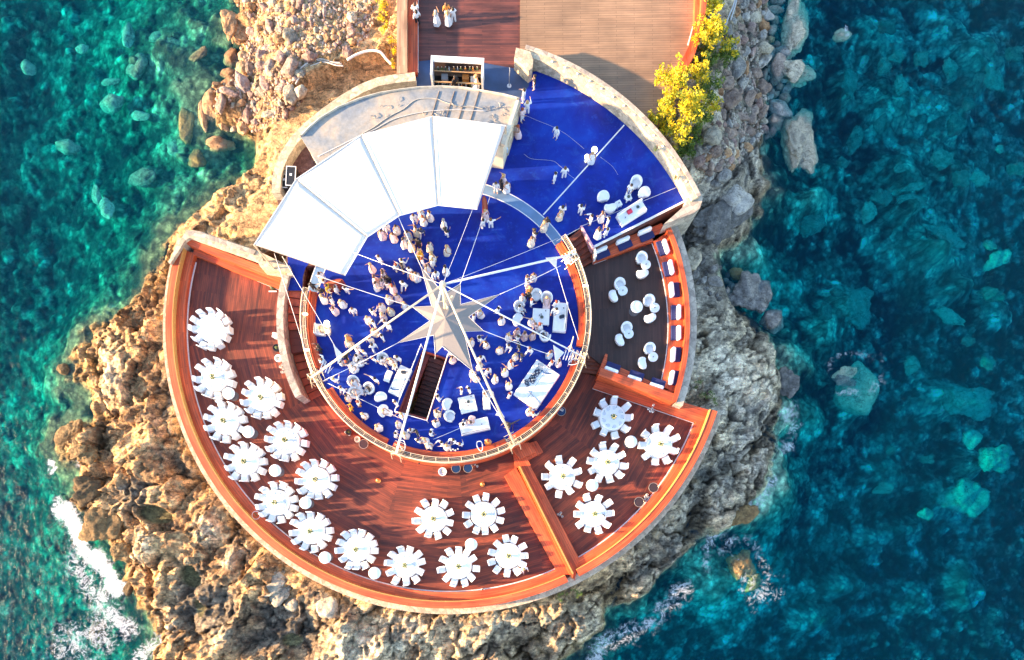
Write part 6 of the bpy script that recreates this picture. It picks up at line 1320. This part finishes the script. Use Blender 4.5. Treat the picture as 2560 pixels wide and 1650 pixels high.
BL=[(580,62,27,42,10,'tan','big lumpy ochre outcrop at the top of the north west shore',1),(577,145,21,22,0,'tan','round golden boulder below the lumpy ochre outcrop'),(608,140,11,12,0,'tan','small brown boulder right of the round golden boulder'),(605,171,14,15,20,'tan','orange boulder above the leaning slab cluster'),(626,177,10,20,10,'brown','upright grey brown slab in the north west rubble'),
(570,186,20,13,10,'tan','yellow boulder at the shore edge above the tall golden crag'),(569,206,17,15,0,'tan','brown topped boulder beside the narrow slab'),(606,206,14,28,20,'rose','long rosy slab in the middle of the north west rubble'),(597,226,5,20,15,'grey','thin grey slab standing between rosy rocks'),(569,229,21,10,-15,'rose','flat almond shaped pale rock above the tall crag'),(529,262,19,42,5,'tan','tall golden pointed crag at the water of the north west shore'),(551,258,13,24,0,'brown','brown shaded slab leaning on the tall golden crag'),
(506,292,9,38,8,'tan','narrow gold edged ridge rock furthest into the water'),(540,214,12,9,0,'tan','small orange rock crowning the tall crag'),(556,310,13,20,25,'tan','wedge shaped orange rock below the tall crag'),(618,283,14,20,8,'rose','rosy oval boulder in the shaded cove'),(608,320,13,14,0,'tan','round rusty boulder in the cove'),(551,362,30,18,5,'tan','big orange faceted boulder standing alone in the shallows'),(575,210,9,8,0,'brown','little dark stone under the yellow shore boulder'),
(496,135,25,12,35,'tan','slanting yellow slab breaking the water north west',2),(465,314,18,42,-5,'algae','long half submerged weedy boulder west of the tall crag',2),(488,396,22,24,20,'algae','half submerged dark weedy boulder south of the orange one',2),(722,169,23,21,15,'brown','wide grey brown boulder in the centre of the north west rubble'),(678,170,14,20,0,'brown','grey brown block left of the wide boulder'),(655,166,15,11,0,'rose','rosy flat block between slabs'),
(722,236,17,21,5,'pale','bright cream block at the slope foot, left of two'),(751,226,15,19,-25,'pale','bright cream block at the slope foot, right of two'),(678,234,9,13,0,'tan','small rust coloured stone left of the cream blocks'),(701,218,16,11,10,'rose','rosy boulder just above the cream blocks'),(748,184,13,9,0,'pale','smooth white stone beside the hoses'),(675,284,18,10,20,'pale','cream elongated stone at the cove edge'),(868,134,13,15,20,'rose','dark rosy boulder alone on the dry slope'),(722,86,19,17,0,'pale','large cream boulder high in the rubble'),
(720,125,12,19,0,'pale','cream standing stone under the large cream boulder'),(748,125,11,17,0,'tan','tan standing stone beside the cream one'),(699,99,17,13,0,'tan','tan flat boulder left of the large cream boulder'),(774,139,19,13,-10,'rose','flat rosy slab near the hoses'),(634,126,11,14,20,'brown','brown pointed stone near the shore shadow'),(675,143,12,11,0,'tan','small round orange boulder in the rubble centre'),(878,44,12,13,0,'pale','cream boulder at the top of the dry slope'),(634,260,8,10,0,'grey','grey chip rock inside the cove'),
(1984,68,32,64,-8,'pale','tallest pale knobbly boulder standing at the north east water edge',1),(1987,179,40,36,20,'pale','round cream and black boulder at the north east water edge',1),(1943,169,19,36,-12,'brown','upright brown block between rubble and the round boulder'),(1901,153,24,15,25,'grey','grey pointed slab left of the upright brown block'),(1842,164,19,31,-5,'grey','grey green blade rock beside the small tree'),(1813,184,14,10,0,'brown','low brown stone left of the blade rock'),(1864,172,9,19,0,'tan','thin tan upright stone right of the blade rock'),(1888,182,17,12,0,'brown','squat brown stone in the eastern rubble'),
(1818,207,18,17,20,'brown','brown boulder right of the large tree'),(1853,208,19,16,5,'grey','grey block in the middle of the eastern rubble'),(1906,218,19,17,0,'brown','rounded brown boulder below the squat brown stone'),(1821,248,29,23,0,'brown','largest smooth brown boulder of the eastern rubble'),(1868,252,14,29,-28,'brown','long leaning brown block in the eastern rubble'),(1805,284,10,17,10,'brown','small upright stone below the largest brown boulder'),(1847,289,23,10,-15,'brown','long lying brown stone below the leaning block'),(1881,278,14,15,0,'brown','brown stone right of the lying stone'),(1909,274,12,17,0,'brown','upright brown stone near the grey wedge'),
(1951,273,27,19,-30,'grey','lilac grey wedge boulder at the eastern shore'),(1938,302,20,18,-30,'brown','brown rounded block under the lilac wedge'),(1909,302,10,10,0,'pale','small pale stone left of the rounded block'),(1777,343,23,22,10,'pale','whitish round boulder at the foot of the large tree'),(1849,332,13,12,0,'brown','round brown cobble below the lying stone'),(1821,75,10,13,0,'grey','grey cobble right of the grey pipes'),(1847,67,13,10,0,'brown','brown cobble near the top of the eastern rubble'),(1886,44,21,13,20,'pale','pale slab at the top of the eastern rubble'),(1914,36,19,12,-20,'grey','grey slab beside the pale slab at the top east'),
(1909,119,21,15,0,'pale','pale flat rock above the upright brown block'),(1862,125,12,17,15,'grey','grey oval stone right of the small tree'),(1880,91,21,19,0,'brown','brown broken block in the upper eastern rubble'),(1940,23,19,11,0,'brown','brown stone near the top beside the tall pale boulder'),(1992,338,38,78,4,'pale','long lumpy cream and black boulder in the eastern water',1),(1723,650,28,26,20,'pale','smooth cream triangular boulder beside the lounge wall'),(1790,552,82,52,42,'dark','huge whale backed dark grey rock east of the lounge',1),(1838,500,38,34,0,'grey','smooth bluish grey slab above the whale backed rock'),
(1881,736,44,48,10,'dark','dark round weedy boulder east of the lounge wall',1),(1790,703,18,14,-15,'grey','small grey boulder left of the dark round one'),(1838,684,19,14,-20,'algae','yellowish rock awash near the dark round boulder'),(1930,804,27,26,0,'dark','dark awash rock south east of the round boulder'),(2106,88,19,14,10,'pale','small pale rock awash alone in the north east sea'),(2117,932,25,14,15,'pale','yellow grey flat topped rock alone in the eastern sea',1),(2108,950,26,15,-5,'dark','dark brown lower half of the lone eastern sea rock',1),(2138,975,50,60,20,'bed','submerged foot of the lone eastern sea rock',3),
(1848,1409,29,33,15,'ochre','larger ochre weedy rock in foam to the south east',1),(1883,1457,15,21,-25,'ochre','smaller ochre weedy rock in foam to the south east',1),(230,1227,47,46,0,'ochre','upper of two large rounded ochre rocks at the west shore',1),(262,1312,46,40,25,'ochre','lower of two large rounded ochre rocks at the west shore',1),(300,1371,26,28,0,'ochre','ochre rock between surf and the lower shore',1),(321,1468,13,21,0,'ochre','small ochre rock at the edge of the surf'),(241,1577,19,33,-10,'ochre','lone ochre rock in the lacy foam south west',1),(203,1125,29,31,-20,'ochre','ochre rock at the water west of the terrace',1),(182,1085,39,24,35,'ochre','pointed yellow rock leaning out to the western sea',1),(158,924,15,14,0,'ochre','small yellow rock awash north west of the shore crags'),
(818,1517,27,29,10,'pale','square cream block under the southern rim'),(734,1509,23,21,0,'pale','cream capped stone in the dark gully south'),(690,1467,27,48,-35,'pale','long cream boulder at the southern rim',1),
(1965,960,30,34,0,'dark','dark brown rock at the tip of the eastern point',1),(1850,1290,46,22,20,'ochre','flat brown ledge by the foam at the south east shore',1),]
for b_ in BL:
    f=b_[7] if len(b_)>7 else 0
    boulder(b_[0],b_[1],b_[2],b_[3],b_[4],b_[5],b_[6],None,.85 if f==0 else .55,.35 if f!=2 else .6,CRAG if f==1 else ROCKS,SEA-.25 if f==2 else SEA-1.9 if f==3 else None)
ORDN='first second third fourth fifth sixth seventh eighth ninth tenth eleventh twelfth thirteenth fourteenth fifteenth sixteenth seventeenth eighteenth nineteenth'.split()
tens={20:'twenti',30:'thirti',40:'forti',50:'fifti'}
for n_ in range(20,60):
    t_,u_=n_//10*10,n_%10; ORDN.append((tens[t_]+'eth') if u_==0 else tens[t_][:-1]+'y '+ORDN[u_-1])
SUBM=[(2125,208,18,33,-5),(2244,144,15,14,0),(2210,164,17,16,0),(2375,169,18,18,20),(2302,143,17,18,0),(2216,62,22,17,0),(2486,201,18,32,30),(2534,130,20,18,0),(2252,211,17,20,0),(2200,308,14,24,-20),(2138,351,15,28,-15),(2310,250,12,12,0),(2284,282,10,10,0),(2388,312,22,20,0),(2421,260,18,14,0),(2401,442,20,22,0),(2450,448,22,15,-10),(2356,399,25,20,0),(2499,373,10,9,0),(2538,419,20,16,0),(2106,406,14,14,0),(2065,420,10,10,0),(2249,422,13,10,0),
(2288,468,25,10,10),(2206,496,22,20,0),(2279,512,34,22,0),(2171,530,18,20,0),(2370,595,48,18,-25),(2474,611,15,14,0),(2498,648,32,18,35),(2026,555,32,26,0),(2091,731,14,12,0),(2134,755,40,50,-10),(2064,793,22,28,0),(2477,734,28,20,0),(2375,793,34,14,-30),(2421,854,17,10,5),(2469,905,18,14,-20),(2279,913,20,18,0),(2415,996,60,38,-8),(2230,1125,13,12,0),(2316,1147,15,10,0),(2485,1141,36,32,0),(2418,1248,48,42,0),(2212,1222,20,14,15),(2316,1286,16,14,0),(2429,1098,25,18,20)]
for k,(x,y,rx,ry,a) in enumerate(sorted(SUBM,key=lambda q:q[1])):
    boulder(x,y,rx,ry,a,'bed','%s pale turquoise submerged boulder, %s from the north in the eastern sea'%('large' if rx>30 else 'medium' if rx>16 else 'small',ORDN[k]),'submerged boulders of the eastern sea',.5,.3,CRAG if rx>14 else ROCKS,SEA-1.9-min(1.8,max(rx,ry)*.035)-.5*max(0,(y-900)/700))
SUBL=[(340,167,28,30,5),(352,448,36,20,15),(240,488,13,24,10),(268,520,15,24,10),(170,365,28,20,-20),(275,205,22,10,10),(320,90,14,30,-15),(280,255,30,24,0),(70,170,16,20,0),(440,372,18,18,0),(400,90,28,14,30),(205,120,15,12,0),(350,290,22,14,0),(430,110,30,20,0)]
for k,(x,y,rx,ry,a) in enumerate(sorted(SUBL,key=lambda q:q[1])):
    boulder(x,y,rx,ry,a,'bed','greenish submerged boulder, %s from the north in the western shallows'%ORDN[k],'submerged boulders of the western shallows',.5,.3,ROCKS,SEA-.9)
def inpoly(x,y,p):
    k=False
    for i in range(len(p)):
        (x0,y0),(x1,y1)=p[i],p[(i+1)%len(p)]
        if (y0>y)!=(y1>y) and x<(x1-x0)*(y-y0)/(y1-y0)+x0: k=not k
    return k
FL=[(575,0),(935,0),(940,60),(905,110),(800,140),(740,200),(760,250),(700,300),(640,330),(560,330),(520,240),(590,180),(600,100),(640,60)]
FR=[(1835,0),(1960,0),(1960,120),(1975,230),(1935,330),(1870,370),(1820,440),(1780,470),(1745,400),(1790,330),(1800,210),(1825,100)]
FB=[(1640,560),(1700,545),(1745,600),(1770,650),(1830,690),(1850,760),(1800,760),(1740,700),(1690,620)]
rg=random.Random(12)
def fill(poly,n,s0,s1,mats,label,group,mn=0):
    xs_=[p[0] for p in poly]; ys_=[p[1] for p in poly]; c=0; t=0
    while c<n and t<n*60:
        t+=1; x,y=rg.uniform(min(xs_),max(xs_)),rg.uniform(min(ys_),max(ys_)); s=s0+(s1-s0)*rg.random()**2.2
        if label[0]=='s' and poly is FL: s*=1-.35*max(0,(x-650)/300)
        if not inpoly(x,y,poly) or any(math.hypot(x-a,y-b2)<(s+c2)*.72 for a,b2,c2,_ in PL): continue
        boulder(x,y,s,s*rg.uniform(.6,.95),rg.uniform(0,180),rg.choice(mats),label,group,.85,.3,ROCKS if s>9 else SMALL); c+=1
fill(FL,110,7,17,['tan','rose','pale','rose','tan'],'small rounded tan and rosy stone in the north west rubble field','stones of the north west rubble field')
fill(FR,100,10,21,['brown','rose','brown','grey','tan'],'small grey brown stone in the eastern rubble field','stones of the eastern rubble field')
fill(FB,26,7,15,['dark','grey','dark'],'dark broken stone in the gully beside the lounge wall','stones of the gully beside the lounge wall')
def rubble(poly,n,s0,s1,mat,name,label):
    vs=[];fs=[]; xs_=[p[0] for p in poly]; ys_=[p[1] for p in poly]; base=[([Vector(v.co) for v in me.vertices],[tuple(p.vertices) for p in me.polygons]) for me in [rockmesh('r',1,7,.0,200+k) for k in range(4)]]
    k=0
    while k<n:
        x,y=rg.uniform(min(xs_),max(xs_)),rg.uniform(min(ys_),max(ys_))
        if not inpoly(x,y,poly): continue
        k+=1; z=ground_z(x,y); p=W(x,y,z); s=rg.uniform(s0,s1)*(HC-z)/FP; M_=Matrix.Rotation(rg.uniform(0,6),3,'Z')@Matrix.Diagonal((s,s*rg.uniform(.6,1),s*.6)); bv,bf=base[k%4]; o=len(vs)
        vs+=[tuple(M_@v+p) for v in bv]; fs+=[tuple(o+i for i in f) for f in bf]
    me=bpy.data.meshes.new(name); me.from_pydata(vs,[],fs); me.materials.append(mat); o=bpy.data.objects.new(name,me); COL.objects.link(o); tag(o,label,kind='stuff')
def rubmat(n,cs):
    m=newmat(n); gi=nn(m,'ShaderNodeNewGeometry'); lk(m,ramp(m,gi.outputs['Random Per Island'],[(i/(len(cs)-1),c) for i,c in enumerate(cs)]),bsdf(m).inputs['Base Color']); bsdf(m).inputs['Roughness'].default_value=.9; return m
rubble([(p[0],p[1]) for p in FL],1900,2,6,rubmat('rubble_warm',[(.12,.07,.05),(.30,.19,.13),(.45,.32,.24),(.58,.45,.34)]),'rubble_field','loose small rubble between the north west boulders')
rubble(FR,1500,2.5,6.5,rubmat('rubble_grey',[(.09,.075,.06),(.22,.17,.14),(.36,.30,.25),(.5,.44,.36)]),'rubble_field','loose small rubble between the eastern boulders')
# ---------------------------------------------------------------- trees and bushes
def leafmat(n,cs,sc):
    m=newmat(n); b=bsdf(m); gi=nn(m,'ShaderNodeNewGeometry'); k=mathn(m,'ADD',mathn(m,'MULTIPLY',gi.outputs['Random Per Island'],.35),mathn(m,'MULTIPLY',noise(m,sc,3,gi.outputs['Position']),.65))
    c=ramp(m,k,[(.3+.4*i/(len(cs)-1),q) for i,q in enumerate(cs)]); lk(m,c,b.inputs['Base Color']); b.inputs['Roughness'].default_value=.6
    t=nn(m,'ShaderNodeBsdfTranslucent'); lk(m,c,t.inputs[0]); mx=nn(m,'ShaderNodeMixShader'); mx.inputs[0].default_value=.3; lk(m,b.outputs[0],mx.inputs[1]); lk(m,t.outputs[0],mx.inputs[2]); lk(m,mx.outputs[0],m.node_tree.nodes['Material Output'].inputs[0]); return m
YEL=leafmat('sunlit_mimosa_leaves',[(.16,.22,.015),(.45,.42,.02),(.80,.60,.02),(.88,.66,.03)],.9); GRN=leafmat('green_leaves',[(.04,.09,.015),(.10,.18,.03),(.22,.28,.04)],1.2); BARK=plain('bark',(.12,.08,.06),.9,var=.3)
def tree(clumps,base,label,name='yellow_tree',cat='tree',leaf=.10,dens=1.0,zg=None):
    z0=ground_z(*base) if zg is None else zg; bp=W(*base,z0); r=empty(name,bp,0,label,cat); rr=random.Random(int(base[0]))
    tk=MB(); n0=Vector((0,0,0)); ym=MB(); gmb=MB()
    fork=Vector((rr.uniform(-.1,.1),rr.uniform(-.1,.1),.9 if cat=='tree' else .2)); tk.path([n0-Vector((0,0,.3)),fork*.5,fork],.13 if cat=='tree' else .05,8,.09 if cat=='tree' else .04)
    for (x,y,rad_,z,kind) in clumps:
        c=W(x,y,z)-bp; R_=rad_*(HC-z)/FP; tk.path([fork,fork.lerp(c,.5)+Vector((rr.uniform(-.2,.2),rr.uniform(-.2,.2),.1)),c],.06 if cat=='tree' else .02,6,.015)
        mb=ym if kind=='y' else gmb  # tree sun and shade put into leaf colour: yellow blossom tops, green shaded side
        for s_ in range(max(6,int(R_*R_*40*dens))):   # spray clusters through the clump volume
            d=Vector((rr.gauss(0,1),rr.gauss(0,1),rr.gauss(0,.8))).normalized(); q=c+d*R_*rr.uniform(.25,1.05)*(1+.2*math.sin(5*math.atan2(d.y,d.x)+x)); q.z=max(q.z,.1)
            leaves(mb,q,.24 if cat=='tree' else .15,22,leaf,.8,rr)
    o=tk.build('trunk',BARK,r)
    if ym.v: ym.build('crown',YEL,r)
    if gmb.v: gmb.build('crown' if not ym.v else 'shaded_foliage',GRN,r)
    return r
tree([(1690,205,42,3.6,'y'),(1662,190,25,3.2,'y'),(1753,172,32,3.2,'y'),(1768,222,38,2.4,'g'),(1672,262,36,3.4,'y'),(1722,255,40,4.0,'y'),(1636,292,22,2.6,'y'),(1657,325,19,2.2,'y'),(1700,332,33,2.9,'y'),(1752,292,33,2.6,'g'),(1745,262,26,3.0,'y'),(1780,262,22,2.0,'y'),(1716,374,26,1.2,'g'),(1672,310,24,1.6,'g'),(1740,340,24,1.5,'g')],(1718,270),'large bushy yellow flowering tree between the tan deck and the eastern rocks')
tree([(1774,55,34,3.0,'y'),(1776,15,22,2.4,'y'),(1755,28,16,2.6,'y'),(1797,8,16,2.2,'y'),(1768,92,34,3.0,'y'),(1793,80,22,2.4,'y'),(1772,140,34,2.0,'g'),(1822,112,24,1.9,'y'),(1815,138,26,1.5,'g'),(1838,130,14,1.3,'g')],(1785,85),'smaller narrow yellow tree beside the curved bench of the tan deck')
tree([(955,14,16,2.0,'y'),(960,44,15,1.9,'y'),(966,74,13,1.8,'y'),(978,100,10,1.6,'y'),(948,-12,14,1.8,'y'),(984,125,9,1.3,'y'),(982,160,8,1.2,'y')],(962,55),'row of golden bushes against the outside of the planked bench back','golden_bush','bush',.06,1.4)
for x,y,l in ((1640,371,'small green tuft growing on the curved stone wall, upper'),(1690,442,'small brown tuft growing on the curved stone wall, lower')):
    tree([(x,y,5,ZB+1.3,'g')],(x,y),l,'wall_tuft','plant',.03,3,ZB+1.16)
tree([(1770,985,17,.2,'g'),(1790,1005,12,.1,'g'),(1745,960,12,.2,'g')],(1770,985),'low dry green bush at the north corner of the south east terrace','dry_bush','bush',.05,1.2)
tree([(1425,1470,16,-.3,'g'),(1450,1485,14,-.4,'g'),(1405,1490,12,-.4,'g')],(1425,1475),'low dry bush under the southern end of the divided bench','dry_bush','bush',.05,1.0)
